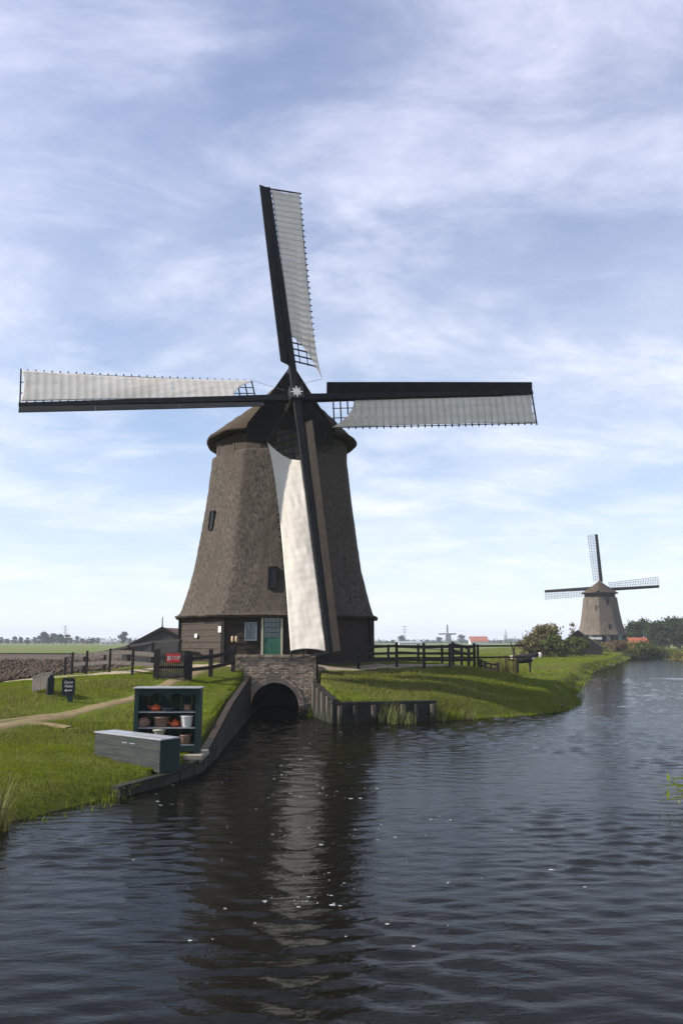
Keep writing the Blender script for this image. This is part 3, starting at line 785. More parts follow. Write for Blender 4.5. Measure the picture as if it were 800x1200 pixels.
# notices and clogs on the wall
def plate(px, py, w, h, name, label, mat='white', round_=False):
    q, fa = on_face(px, py, ap_b); n = np.array([math.cos(fa), math.sin(fa), 0]); t = np.array([-n[1], n[0], 0])
    c = q + mill_loc + n * .045; mb = MB()
    if round_: mb.prism([c + t * w / 2 * math.cos(k * math.pi / 6) + zv * h / 2 * math.sin(k * math.pi / 6) for k in range(12)], n * .03)
    else: mb.box(c, (.03, w, h), (n, t, zv))
    o = mb.build(name, mat); o['label'] = label; o['category'] = 'notice'
plate(231, 745, .26, .22, 'notice_plate', 'round white plate on the brown plank wall of the big windmill', round_=True)
plate(258.5, 737.5, .24, .28, 'notice_plate', 'small rectangular white notice on the brown plank wall of the big windmill')
for i, px in enumerate((273, 277.5)):
    q, fa = on_face(px, 749, ap_b); n = np.array([math.cos(fa), math.sin(fa), 0]); c = q + mill_loc + n * .14
    prof = [(0.0, -.15), (.045, -.13), (.06, -.05), (.055, .05), (.05, .11), (.03, .14), (0.015, .10)]
    o = MB().lathe(prof, c, 10).build('wooden_clog', 'clog', smooth=True); o['label'] = 'pale wooden clog hanging on the dark wall beside the shuttered window'; o['category'] = 'clog'; o['group'] = 'clogs on the mill wall'
    MB().tube([c + zv * .12, c + zv * .22 - n * .1], .006, 4).build('hanging_cord', 'rope', o)

# far windmill, seen from behind its bare sails
fm_loc = np.array([FM[0], FM[1], FMZ])
FMY = R(180 - 21)
n2 = np.array([math.sin(FMY), -math.cos(FMY), 0])
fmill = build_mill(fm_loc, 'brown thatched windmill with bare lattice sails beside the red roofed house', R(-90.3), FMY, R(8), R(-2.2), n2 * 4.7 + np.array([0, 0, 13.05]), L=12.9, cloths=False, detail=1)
def far_face(px, py):
    d = ray(px, py)
    for t in np.linspace(FM[1] - 12, FM[1] + 4, 4000):
        q = np.array([0, 0, CAMZ]) + d * t - fm_loc
        fa = max((R(-90.3) + k * math.pi / 4 for k in range(-2, 3)), key=lambda f: q[0] * math.cos(f) + q[1] * math.sin(f))
        if q[0] * math.cos(fa) + q[1] * math.sin(fa) < tower_R(q[2]) * c8: return q, fa
for (px, py, w, h) in ((714, 735, .55, 1.3), (698, 712, .5, 1.0), (711, 705, .55, 1.4)):
    q, fa = far_face(px, py); nn = unit([math.cos(fa), math.sin(fa), .12]); tt_ = np.array([-math.sin(fa), math.cos(fa), 0])
    win = MB().box(q, (.16, w, h), (nn, tt_, np.cross(nn, tt_))).build('window', 'tar', fmill)
    MB().box(q + nn * .085, (.02, w * .7, h * .8), (nn, tt_, np.cross(nn, tt_))).build('pane', 'darkpane', win)
for px in (693, 702, 712, 722, 727):
    P = at(px, 747.5, Y=FM[1] - 5.0) - fm_loc
    MB().box((P[0], -4.95 + abs(P[0] + 1) * .12, 1.2), (.8, .3, 1.9)).build('door' if px == 712 else 'window', 'shutter' if px in (693, 727) else 'glass', fmill)
MB().box((at(697, 746, Y=FM[1] - 5)[0] - fm_loc[0], -5.05, 1.5), (2.8, .08, .5)).build('pale_board', 'white', fmill)
# tiny windmill on the horizon
tl = at(525, 750, Y=1150)
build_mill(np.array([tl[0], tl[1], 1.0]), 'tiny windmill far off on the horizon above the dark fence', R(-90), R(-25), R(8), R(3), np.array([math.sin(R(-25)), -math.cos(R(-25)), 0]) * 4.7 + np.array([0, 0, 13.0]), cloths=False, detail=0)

# ================================================================== CULVERT AND QUAY WALLS
CY = 37.25                                            # face of the brick wall
cx0, cx1 = at(275, 800, Y=CY)[0], at(370, 800, Y=CY)[0]
ctop = at(320, 767.5, Y=CY)[2]
acx = at(322, 820, Y=CY)[0]; ar = (at(350, 820, Y=CY)[0] - at(294.5, 820, Y=CY)[0]) / 2
atopz = at(322, 800, Y=CY)[2]; spring = atopz - ar
culvert = thing('brick_culvert', (acx, CY, 0), 'brick culvert wall with a round arch where water runs out under the mill', 'culvert')
def Lc(x, z): return (x - acx, z)
X0, X1, ZT, ZB = cx0 - acx, cx1 - acx, ctop, -.5
def inside_arch(x, z, r): return (abs(x) < r and z < spring) or (x * x + (z - spring) ** 2 < r * r and z >= spring)
# mortar backing with the opening cut out
mb = MB(); na = 24
arc = [(ar * math.cos(math.pi - math.pi * k / na), spring + ar * math.sin(math.pi - math.pi * k / na)) for k in range(na + 1)]
outer = []
for (x, z) in arc:
    outer.append((x, z))
mb.prism([(X0, .02, ZB), (-ar, .02, ZB), (-ar, .02, ZT), (X0, .02, ZT)], (0, .35, 0))
mb.prism([(ar, .02, ZB), (X1, .02, ZB), (X1, .02, ZT), (ar, .02, ZT)], (0, .35, 0))
for k in range(na):
    (xa, za), (xb, zb) = arc[k], arc[k + 1]
    mb.prism([(xa, .02, za), (xb, .02, zb), (xb, .02, ZT), (xa, .02, ZT)], (0, .35, 0))
mb.build('mortar_bed', 'mortar', culvert)
br = MB(); course = .072; bl = .222; zc = -.3; row = 0
while zc < ZT - .13:
    x = X0 + (0 if row % 2 == 0 else -bl / 2)
    while x < X1:
        w_ = bl if row % 2 == 0 else bl / 2
        xa, xb = max(x, X0), min(x + w_ - .012, X1)
        cxm, czm = (xa + xb) / 2, zc + course / 2
        if xb - xa > .04 and not any(inside_arch(q, czm, ar + .27) for q in (xa, xb, cxm)):
            pr = random.uniform(-.009, .012)
            br.box((cxm, .0 - pr, czm), (xb - xa, .06, course - .012))
        x += w_
    zc += course; row += 1
br.build('bricks', 'brick', culvert, kind='stuff')
cop = MB(); x = X0
while x < X1 - .05:
    cop.box((min(x + .035, X1), .14 + random.uniform(-.008, .008), ZT - .055 + random.uniform(-.006, .006)), (.058, .46, .115)); x += .07
cop.build('coping_bricks', 'brick', culvert, kind='stuff')
nvs = 52
for k in range(nvs):
    q = math.pi * (k + .5) / nvs; d = np.array([math.cos(q), 0, math.sin(q)]); e = np.array([-math.sin(q), 0, math.cos(q)])
    for rr_, hh in ((ar + .065, .12), (ar + .195, .12)):
        MB().box(np.array([0, -.01 + random.uniform(-.008, .008), spring]) + d * rr_, (hh, .10, math.pi * rr_ / nvs - .012), (d, (0, 1, 0), e)).build('arch_brick', 'brick', culvert)
for sg in (-1, 1):
    zc = -.3; row = 0
    while zc < spring - .04:
        MB().box((sg * (ar + .13), -.008 + random.uniform(-.008, .008), zc + course / 2), (.25, .10, course - .012)).build('arch_brick', 'brick', culvert); zc += course
# barrel vault running back under the mill
vt = np.zeros((na + 1, 6, 3))
full = [(-ar, ZB)] + arc + [(ar, ZB)]
vt = np.array([[(x, .02 + 5.6 * j / 5, z) for j in range(6)] for x, z in full])
MB().grid(vt).build('barrel_vault', 'pile', culvert)  # lining near black: the tunnel's shade put into its colour
MB().box((0, 5.65, .5), (2 * ar + .3, .06, 2.6)).build('end_wall', 'tar', culvert)
MB().box((0, 1.35, MZ - .06), (2 * ar + 1.2, 1.9, .16)).build('deck_slab', 'stone', culvert)
# short side returns that carry the yard
for xx in (X0 + .15, X1 - .15): MB().box((xx, .62, (ZT - .3) / 2 - .2), (.28, .5, ZT + .05)).build('return_wall', 'brick', culvert)

def plank_wall(name, label, pts, width, top_fn, mat, cap=True, posts=None, thick=.07, lean=0.0, vertical=True, postmat='palepile', cap_mat='greywood'):
    """vertical sheet piling along the shoreline points, each plank its own part"""
    pts = [np.array(p, float) for p in pts]
    root = thing(name, (pts[0][0], pts[0][1], 0), label, 'quay wall')
    o = np.array([pts[0][0], pts[0][1], 0])
    for a, b in zip(pts[:-1], pts[1:]):
        d = b - a; L_ = np.linalg.norm(d); d /= L_; nrm = np.array([-d[1], d[0]])
        k = int(L_ / width); w = L_ / k
        for i in range(k):
            c = a + d * (i + .5) * w; tp = top_fn(*c) + random.uniform(-.03, .0); j = random.uniform(-.015, .015)
            MB().box(np.array([c[0] + nrm[0] * j, c[1] + nrm[1] * j, (tp - .7) / 2]) - o, (w - .012, thick, tp + .7), ((d[0], d[1], 0), (nrm[0], nrm[1], 0), (0, 0, 1))).build('plank', mat(i) if callable(mat) else mat, root)
        if cap:
            za, zb = top_fn(*a) + .03, top_fn(*b) + .03
            nn = 5
            for i in range(nn):
                p, q = a + (b - a) * i / nn, a + (b - a) * (i + 1) / nn
                MB().beam(np.array([*(p + nrm * cap_off), top_fn(*p) + .03]) - o, np.array([*(q + nrm * cap_off), top_fn(*q) + .03]) - o, .20, .06).build('capping_beam', cap_mat, root)
    return root, o
cap_off = .10
LW = [(-3.58, 23.6), (-4.08, 37.2)]
def lw_top(x, y): return float(np.interp(y, [17, 20, 22, 24.5, 29, 33, 36.5, 37.5], [.14, .21, .31, .62, 1.10, 1.36, 1.62, 1.70]))
plank_wall('quay_wall', 'long dark plank quay wall running from the chest of shelves to the brick arch', LW, .27, lw_top, 'pile', cap_mat='brownwood')
lowroot, _o = plank_wall('quay_edge', 'low dark timber edge below the grey chest', [(-4.72, 17.9), (-4.05, 19.3), (-3.55, 21.3), (-3.58, 23.55)], .25, lw_top, 'pile', cap=True, cap_mat='pile')
cap_off = -.10 * -1
def rw_top(x, y): return float(np.interp(y, [33.4, 36.9], [.84, 1.42]))
plank_wall('wing_wall', 'short plank wing wall sloping from the arch to the pile wall', [(-1.30, 37.1), (-.36, 33.66)], .27, rw_top, lambda i: ('palepile', 'pile', 'pile')[i % 3], cap_mat='pile')
# pile wall to the right of the arch: horizontal boards behind round piles
A_, B_ = np.array([-.34, 33.6]), np.array([3.95, 34.72])
d = unit(B_ - A_); L_ = np.linalg.norm(B_ - A_); nr_ = np.array([-d[1], d[0]])
pw = thing('pile_wall', (A_[0], A_[1], 0), 'dark board wall with pale round piles at the foot of the grassy mound', 'quay wall')
d3, n3 = np.array([d[0], d[1], 0]), np.array([nr_[0], nr_[1], 0])
for i in range(6):
    MB().box(d3 * L_ / 2 + n3 * (.06 + random.uniform(-.01, .01)) + np.array([0, 0, -.28 + i * .19]), (L_, .05, .18), (d3, n3, (0, 0, 1))).build('board', 'pile', pw)
MB().box(d3 * L_ / 2 + n3 * .15 + np.array([0, 0, .80]), (L_ + .1, .30, .06), (d3, n3, (0, 0, 1))).build('capping_beam', 'pile', pw)
for px in (398, 416, 437, 472, 489, 508):
    x = (at(px, 835, Y=34.0)[0] - A_[0]) / d[0]
    x = min(max(x, .1), L_ - .05)
    MB().tube([d3 * x - n3 * .06 + np.array([0, 0, -.6]), d3 * x - n3 * .05 + np.array([0, 0, .70])], [.12, .105], 9).build('pile', 'palepile' if px in (398, 437, 472, 508) else 'pile', pw)

# ================================================================== FENCES
def fence(name, label, P, rails, post=.13, mat='darkfence', rail_h=.14, rail_t=.05, post_h=1.15, side=-1, postmat=None, ext=(0, 0), category='fence', z_from=None):
    """P: post positions (x,y); rails: heights above ground"""
    P = [np.array(p[:2], float) for p in P]; zs = [G(*p) for p in P] if z_from is None else z_from
    o = np.array([P[0][0], P[0][1], zs[0]])
    root = thing(name, o, label, category)
    for p, z in zip(P, zs):
        j = random.uniform(-.02, .02)
        MB().beam(np.array([p[0], p[1], min(z, G(*p)) - .3]) - o, np.array([p[0] + j, p[1] + j, z + post_h + random.uniform(-.03, .03)]) - o, post, post, up=(1, 0, 0)).build('post', postmat or mat, root, bevel=.01)
    for h in rails:
        for i in range(len(P) - 1):
            a, b = P[i].copy(), P[i + 1].copy(); d = unit(b - a); nn = np.array([d[1], -d[0]]) * side * -1
            e0 = ext[0] if i == 0 else 0; e1 = ext[1] if i == len(P) - 2 else 0
            za, zb = zs[i], zs[i + 1]; sl = (zb - za) / np.linalg.norm(b - a)
            a3 = np.array([*(a - d * e0 + nn * (post / 2 + rail_t / 2)), za + h - sl * e0 + random.uniform(-.02, .02)]); b3 = np.array([*(b + d * e1 + nn * (post / 2 + rail_t / 2)), zb + h + sl * e1 + random.uniform(-.02, .02)])
            MB().beam(a3 - o, b3 - o, rail_t, rail_h).build('rail', mat, root)
    return root
def pp(px, Y): return at(px, 790, Y=Y)[:2]
# left of the gate
fence('board_fence', 'grey weathered board fence running from the gate away along the yard', [pp(181, 34.0), pp(155, 36.6), pp(128, 39.2), pp(101, 41.6), pp(84, 43.2)], (.52, .98), mat='greywood', postmat='darkfence', rail_h=.18, post=.10)
fence('rail_fence', 'dark rail fence behind the grey board fence on the far side of the yard', [pp(210, 40.0), pp(178, 42.5), pp(150, 44.8), pp(122, 47.2), pp(98, 49.8), pp(76, 52)], (.45, 1.12), mat='darkfence', rail_h=.13, post_h=1.12, ext=(0, .3))
# gate posts to the brick wall
fence('short_fence', 'dark two rail fence between the gate with the red sign and the brick arch', [pp(222.5, 34.3), pp(247, 35.6), pp(273, 36.9)], (.42, .86), mat='darkfence', post=.17, rail_h=.15, post_h=1.15)
# right of the arch
R1 = [pp(371, 37.55), pp(420, 38.8), pp(465, 40.0), pp(497, 40.7), pp(527, 41.3), pp(556, 42.0)]
fence('rail_fence', 'dark three rail fence along the top of the grassy mound right of the arch', R1, (.38, .70, 1.02), mat='darkfence', post_h=1.22, rail_h=.12)
R2 = [pp(424, 46.2), pp(455, 46.6), pp(490, 47.0), pp(518, 47.6), pp(541, 48.2), pp(560, 48.8)]
fence('rail_fence', 'dark fence on the far side of the yard with long poles reaching past its end', R2, (.55, 1.22), mat='darkfence', post_h=1.3, rail_h=.10, ext=(1.2, 3.6), z_from=[1.80] * 6)
R3 = [pp(531, 42.6), pp(541, 44.6), pp(549, 46.4)]
fence('rail_fence', 'short dark cross fence joining the two fences at the end of the yard', R3, (.4, .75, 1.1), mat='darkfence', post_h=1.2, rail_h=.12)
fence('low_fence', 'low dark fence of short posts beside the dry weeds on the slope', [pp(563, 46.5), pp(568, 48), pp(575, 49.5), pp(583, 51)], (.25, .5), mat='darkfence', post_h=.62, rail_h=.10)

# gate with pickets and the red sign
gp = at(202, 797, Y=33.4); gA, gB = at(184, 797, Y=33.6), at(219, 797, Y=34.3)
gz0 = G(*gp[:2])
d = unit((gB - gA)[:2]); d3 = np.array([d[0], d[1], 0]); n3 = np.array([d[1], -d[0], 0]); Lg = np.linalg.norm((gB - gA)[:2])
gate = thing('picket_gate', (gA[0], gA[1], gz0), 'dark picket gate across the sandy path with a red sign on it', 'gate')
np_ = 13
for i in range(np_):
    x = .07 + (Lg - .14) * i / (np_ - 1)
    hh = 1.06 + .06 * math.sin(math.pi * i / (np_ - 1))
    MB().prism([d3 * (x - .034) + zv * .10, d3 * (x + .034) + zv * .10, d3 * (x + .034) + zv * hh, d3 * x + zv * (hh + .05), d3 * (x - .034) + zv * hh], n3 * .025).build('picket', 'greywood', gate)
for h in (.14, .92): MB().box(d3 * Lg / 2 + n3 * -.02 + zv * h, (Lg, .035, .11), (d3, n3, zv)).build('rail', 'darkfence', gate)
MB().box(d3 * Lg / 2 + n3 * .045 + zv * .53, (Lg, .03, .12), (d3, n3, zv)).build('rail', 'darkfence', gate)
MB().beam(d3 * 0 + zv * -.3, d3 * 0 + zv * 1.28, .15, .15, up=(1, 0, 0)).build('post', 'darkfence', gate)
MB().beam(d3 * Lg + zv * -.3, d3 * Lg + zv * 1.20, .20, .20, up=(1, 0, 0)).build('post', 'darkfence', gate)

FONT_CACHE = {}
def text_mesh(body, size, shear=0.0, extrude=0.004):
    cu = bpy.data.curves.new('lettering', 'FONT'); cu.body = body; cu.size = size; cu.shear = shear; cu.extrude = extrude; cu.align_x = 'CENTER'; cu.align_y = 'CENTER'
    cu.resolution_u = 3
    ob = bpy.data.objects.new('lettering', cu); COL.objects.link(ob)
    dg = bpy.context.evaluated_depsgraph_get(); dg.update()
    me = bpy.data.meshes.new_from_object(ob.evaluated_get(dg)); bpy.data.objects.remove(ob); bpy.data.curves.remove(cu)
    return me
def put_text(body, size, center, right, up, mat, parent, shear=0.0, sx=1.0, bold=0):
    me = text_mesh(body, size, shear); right, up = unit(right), unit(up); nn = np.cross(right, up)
    n = len(me.vertices); co = np.zeros(n * 3); me.vertices.foreach_get('co', co); co = co.reshape(-1, 3)
    co = np.array(center) + co[:, :1] * right * sx + co[:, 1:2] * up + co[:, 2:] * nn
    me.vertices.foreach_set('co', co.astype(np.float32).ravel()); me.update(); me.materials.clear()
    return mkobj('lettering', me, mat, parent)
sc_ = np.array([gA[0], gA[1], gz0]) + d3 * (Lg * .50) + n3 * .075 + zv * .90
sign = thing('stop_sign', sc_, 'red rectangular sign with white STOP lettering on the picket gate', 'sign')
MB().box((0, 0, 0), (.60, .025, .36), (d3, n3, zv)).build('panel', 'red', sign, bevel=.008)
for dx in (0, .008, -.008): put_text('STOP', .245, d3 * (.055 + dx) + n3 * .016 + zv * .0, d3, zv, 'white', sign, sx=.85)
hand = MB(); hx = -.225
hand.box(d3 * hx + n3 * .015 + zv * -.05, (.075, .01, .09), (d3, n3, zv))
for i, (fx, fh) in enumerate(((-.03, .08), (-.010, .10), (.010, .10), (.03, .08))): hand.box(d3 * (hx + fx) + n3 * .015 + zv * (.0 + fh / 2), (.014, .01, fh), (d3, n3, zv))
hand.box(d3 * (hx + .05) + n3 * .015 + zv * -.035, (.03, .01, .02), (d3, n3, zv))
hand.build('hand_symbol', 'white', sign)

# black way sign in the grass
wp = hit(81, 822.5)
ws = thing('way_sign', (wp[0], wp[1], G(wp[0], wp[1])), 'black board with white handwriting and a left arrow standing in the grass', 'sign')
kpx = wp[1] / 950.0
rt = unit([1, .12, 0]); fw = np.array([rt[1], -rt[0], 0]); up_ = unit([-.03, 0, 1]); W_, H_ = 14.5 * kpx, 19.5 * kpx
cc = up_ * (7.5 * kpx + H_ / 2) + rt * -.02
mb = MB(); hw, hh, cut = W_ / 2, H_ / 2, .05
poly = [(-hw, -hh + cut), (-hw + cut, -hh), (hw - cut, -hh), (hw, -hh + cut), (hw, hh - cut), (hw - cut, hh), (-hw + cut, hh), (-hw, hh - cut)]
mb.prism([cc + rt * x + up_ * y for x, y in poly], fw * .03)
mb.build('board', 'blacksign', ws)
MB().box(up_ * .2 - fw * .03 + rt * .03, (.17, .06, .8), (rt, fw, up_)).build('post', 'greenpost', ws)
for dx in (0, .006):
    put_text('Entree', .135, cc + fw * .034 + up_ * .145 + rt * dx, rt, up_ + rt * .08, 'white', ws, shear=.35, sx=.80)
    put_text('Molen', .135, cc + fw * .034 + up_ * .015 + rt * dx, rt, up_ + rt * .08, 'white', ws, shear=.35, sx=.80)
ar_ = MB(); ac = cc + fw * .034 - up_ * .125
ar_.prism([ac + rt * x + up_ * y for x, y in ((-.13, 0), (-.06, .055), (-.07, .015), (.12, .02), (.12, -.012), (-.07, -.015), (-.06, -.055))], fw * .006)
ar_.build('arrow', 'white', ws)

# grey plank screen at the field edge
b0, b1 = hit(38, 811), hit(63, 800)
b0 = at(38, 811, Y=30.5); b1 = at(62, 805, Y=28.5)
def screen():
    a, b = b0[:2], b1[:2]; d = unit(b - a); L_ = np.linalg.norm(b - a); z = .70
    a3 = np.array([a[0], a[1], min(G(*a), b0[2])]); t = thing('plank_screen', a3, 'small grey plank screen with a dark end post at the edge of the ploughed field', 'fence')
    d3 = np.array([d[0], d[1], 0]); n3 = np.array([d[1], -d[0], 0])
    k = 7
    for i in range(k):
        MB().box(d3 * ((i + .5) * L_ / k) + zv * (.30 + .04 * i), (L_ / k - .012, .03, .50 + random.uniform(-.02, .02)), (d3, n3, zv)).build('plank', 'greywood', t)
    MB().beam(zv * .55, d3 * L_ + zv * .82, .06, .05).build('rail', 'greywood', t)
    MB().prism([d3 * L_ + n3 * x + zv * y for x, y in ((-.02, .05), (.20, .05), (.20, .62), (.09, .76), (-.02, .62))], d3 * .10).build('end_post', 'blacksign', t)
screen()

# ================================================================== CHEST, SHELF CABINET AND POTS
QZ = .40
slab = thing('paving_slab', (-4.6, 21.5, QZ), 'pale slab under the green shelf cabinet at the water edge', 'slab')
MB().box((.05, .15, -.02), (2.1, 1.1, .12)).build('slab_top', 'stone', slab, bevel=.015)
MB().box((.05, .15, -.20), (2.0, 1.0, .24)).build('slab_base', 'stone', slab)
cfl = at(155.5, 886, Y=21.35); cfr = at(232.5, 886, Y=21.35)
CW = cfr[0] - cfl[0]; CZ0 = QZ + .04; CH = at(195, 807, Y=21.35)[2] - CZ0; CD = .48
cab = thing('shelf_cabinet', ((cfl[0] + cfr[0]) / 2, 21.35, CZ0), 'dark green open shelf cabinet with scalloped top holding pots by the water', 'cabinet', rz=R(1.0))
for sg in (-1, 1):
    MB().box((sg * (CW / 2 - .02), CD / 2, CH / 2), (.035, CD, CH)).build('side_panel', 'tealpaint', cab)
    MB().box((sg * (CW / 2 - .055), -.012, CH / 2), (.11, .025, CH)).build('face_stile', 'tealpaint', cab)
    for yy_ in (.05, CD - .05): MB().box((sg * (CW / 2 - .05), yy_, -.02), (.08, .06, .08)).build('foot', 'tealpaint', cab)
for i in range(6): MB().box((-CW / 2 + (i + .5) * CW / 6, CD - .012, CH / 2), (CW / 6 - .006, .018, CH - .02)).build('back_board', 'tealpaint', cab)
MB().box((0, CD / 2 - .03, CH + .015), (CW + .08, CD + .12, .035)).build('top', 'paletop', cab, bevel=.008)
vpts = [(-CW / 2 + .1, CH - .002), (CW / 2 - .1, CH - .002)]
low = []
for i in range(41):
    u_ = i / 40 * 2 - 1; au = abs(u_)
    y = .155 + .05 * math.cos(au * math.pi * 3.0) * (1 - .3 * au) + (.06 if au < .09 else 0) + .05 * (au > .93)
    low.append((u_ * (CW / 2 - .1), CH - y))
MB().prism([(x, -.02, z) for x, z in vpts] + [(x, -.02, z) for x, z in low[::-1]], (0, .022, 0)).build('valance', 'tealpaint', cab)
SHZ = [at(195, 834.5, Y=21.4)[2] - CZ0, at(195, 853, Y=21.4)[2] - CZ0, at(225, 873, Y=21.4)[2] - CZ0]
for z in SHZ: MB().box((0, CD / 2 - .01, z), (CW - .08, CD - .03, .028)).build('shelf', 'paletop', cab)
MB().box((0, -.01, SHZ[2] / 2 + .03), (CW - .22, .025, SHZ[2] - .08)).build('plinth_board', 'tealpaint', cab)
def pot(px, shelf, prof, mat, name, label, category='pot', yoff=.20, extra=None, sc=1.0, tiltx=0):
    x = at(px, 850, Y=21.35 + yoff)[0]; z = CZ0 + SHZ[shelf] + .014
    t = thing(name, (x, 21.35 + yoff, z), label, category)
    b = MB().lathe([(0.001, 0)] + [(r * sc, h * sc) for r, h in prof], (0, 0, 0), 20).build('body', mat, t, smooth=True)
    if extra: extra(t, sc)
    if tiltx: t.rotation_euler = (0, tiltx, 0)
    return t
def lid_knob(mat):
    def f(t, s):
        o = MB().lathe([(.15 * s, .125 * s), (.12 * s, .16 * s), (.05 * s, .185 * s), (.02 * s, .19 * s), (.03 * s, .22 * s), (.0, .225 * s)], (0, 0, 0), 16).build('lid', mat, t, smooth=True)
    return f
def spout(mat):
    def f(t, s):
        MB().tube([(-.10 * s, 0, .07 * s), (-.17 * s, 0, .10 * s), (-.21 * s, 0, .17 * s)], [.035 * s, .025 * s, .018 * s], 8).build('spout', mat, t, smooth=True)
        MB().tube([(.11 * s, 0, .04 * s), (.19 * s, 0, .07 * s), (.19 * s, 0, .13 * s), (.10 * s, 0, .14 * s)], .014 * s, 6).build('handle', mat, t, smooth=True)
        MB().lathe([(.09 * s, .15 * s), (.05 * s, .18 * s), (.015 * s, .19 * s), (.02 * s, .215 * s), (0, .22 * s)], (0, 0, 0), 14).build('lid', mat, t, smooth=True)
    return f
def longhandle(mat):
    def f(t, s):
        MB().tube([(-.13 * s, 0, .09 * s), (-.26 * s, -.02, .16 * s)], [.02 * s, .014 * s], 6).build('handle', mat, t)
        lid_knob(mat)(t, s)
    return f
def rimband(mat, r, h):
    def f(t, s):
        MB().lathe([(r * s, (h - .02) * s), ((r + .012) * s, (h - .01) * s), ((r + .012) * s, h * s), (r * s, (h + .006) * s)], (0, 0, 0), 20).build('rim', mat, t, smooth=True)
    return f
bowl = [(.10, 0), (.145, .03), (.165, .08), (.165, .125), (.15, .125)]
cup = [(.10, 0), (.12, .02), (.15, .20), (.155, .22), (.14, .22), (.11, .03), (.0, .03)]
pot(182, 0, bowl, 'orange', 'saucepan', 'orange lidded saucepan with a long handle on the top shelf', 'pan', extra=longhandle('orange'), sc=.85)
pot(197, 0, [(.16, 0), (.19, .04), (.19, .10), (.17, .10), (.16, .03), (0, .03)], 'darkpot', 'dark_pan', 'low dark pan between the orange saucepan and the small brown jar', 'pan', extra=rimband('darkpot', .19, .1))
pot(219.5, 0, [(.08, 0), (.10, .02), (.105, .09), (.085, .13), (.09, .16), (.075, .16)], 'terracotta', 'small_jar', 'small brown jar at the right end of the top shelf', 'jar', extra=rimband('terracotta', .09, .16))
pot(168.5, 1, [(.16, 0), (.185, .06), (.18, .14), (.13, .21), (.06, .245), (0.0, .25)], 'terracotta', 'domed_pot', 'grey brown domed pot on the middle shelf', 'pot', tiltx=R(-4), extra=rimband('terracotta', .18, .12))
pot(189, 1, [(.14, 0), (.165, .03), (.175, .20), (.20, .22), (.20, .255), (.165, .26), (.0, .24)], 'terracotta', 'brown_pot', 'straight brown pot with a wide rim in the middle of the second shelf', 'pot', extra=rimband('terracotta', .2, .25))
pot(205.5, 1, [(.08, 0), (.115, .04), (.12, .09), (.09, .15), (.085, .15)], 'orange', 'teapot', 'small orange teapot beside the white bucket', 'teapot', extra=spout('orange'), sc=.95)
pot(219, 1, [(.12, 0), (.13, .02), (.175, .27), (.18, .28), (.165, .28), (.125, .03), (0, .03)], 'white', 'bucket', 'white bucket at the right end of the middle shelf', 'bucket', extra=rimband('white', .175, .28), yoff=.17)
pot(218, 2, cup, 'terracotta', 'flower_pot', 'brown flower pot alone on the lowest shelf', 'pot', extra=rimband('terracotta', .15, .21), sc=1.05, yoff=.16)
pot(187, 2, [(.10, 0), (.12, .25), (.17, .34), (.18, .36), (.15, .37), (0.0, .40)], 'cream', 'lidded_jar', 'pale lidded jar showing just above the grey chest', 'jar', yoff=.12, extra=rimband('cream', .175, .36))

# chest in front of the cabinet
c0 = at(111, 889, z=.36); c1 = at(187.5, 901, z=.36)
dv = unit((c1 - c0)[:2]); Lb = np.linalg.norm((c1 - c0)[:2]); nv_ = np.array([-dv[1], dv[0]])
ang = math.atan2(dv[1], dv[0])
chest = thing('storage_chest', ((c0[0] + c1[0]) / 2, (c0[1] + c1[1]) / 2, .27), 'grey green painted wooden chest with a pale lid on the grass edge', 'chest', rz=ang)
HB = at(187.5, 868, Y=c1[1])[2] - .27; DB = .56
for i in range(3): MB().box((0, 0, HB / 6 + i * HB / 3), (Lb, .03, HB / 3 - .006)).build('front_board', 'chestpaint', chest)
for sg in (-1, 1): MB().box((sg * (Lb / 2 - .015), DB / 2, HB / 2), (.03, DB - .03, HB - .004)).build('side_panel', 'tealpaint', chest)  # sides darker than the front: shade put into the paint colour
MB().box((0, DB, HB / 2), (Lb, .03, HB)).build('back_board', 'chestpaint', chest)
MB().box((0, DB * .26, HB + .018), (Lb + .08, DB * .62, .035)).build('lid', 'paletop', chest, bevel=.008)
MB().box((.0, DB * .80, HB + .020), (Lb + .0, DB * .42, .035)).build('lid', 'paletop', chest, bevel=.008)
for x in (-.05, .25): MB().box((x, -.02, HB * .80), (.20, .012, .022)).build('hinge_plate', 'paletop', chest)

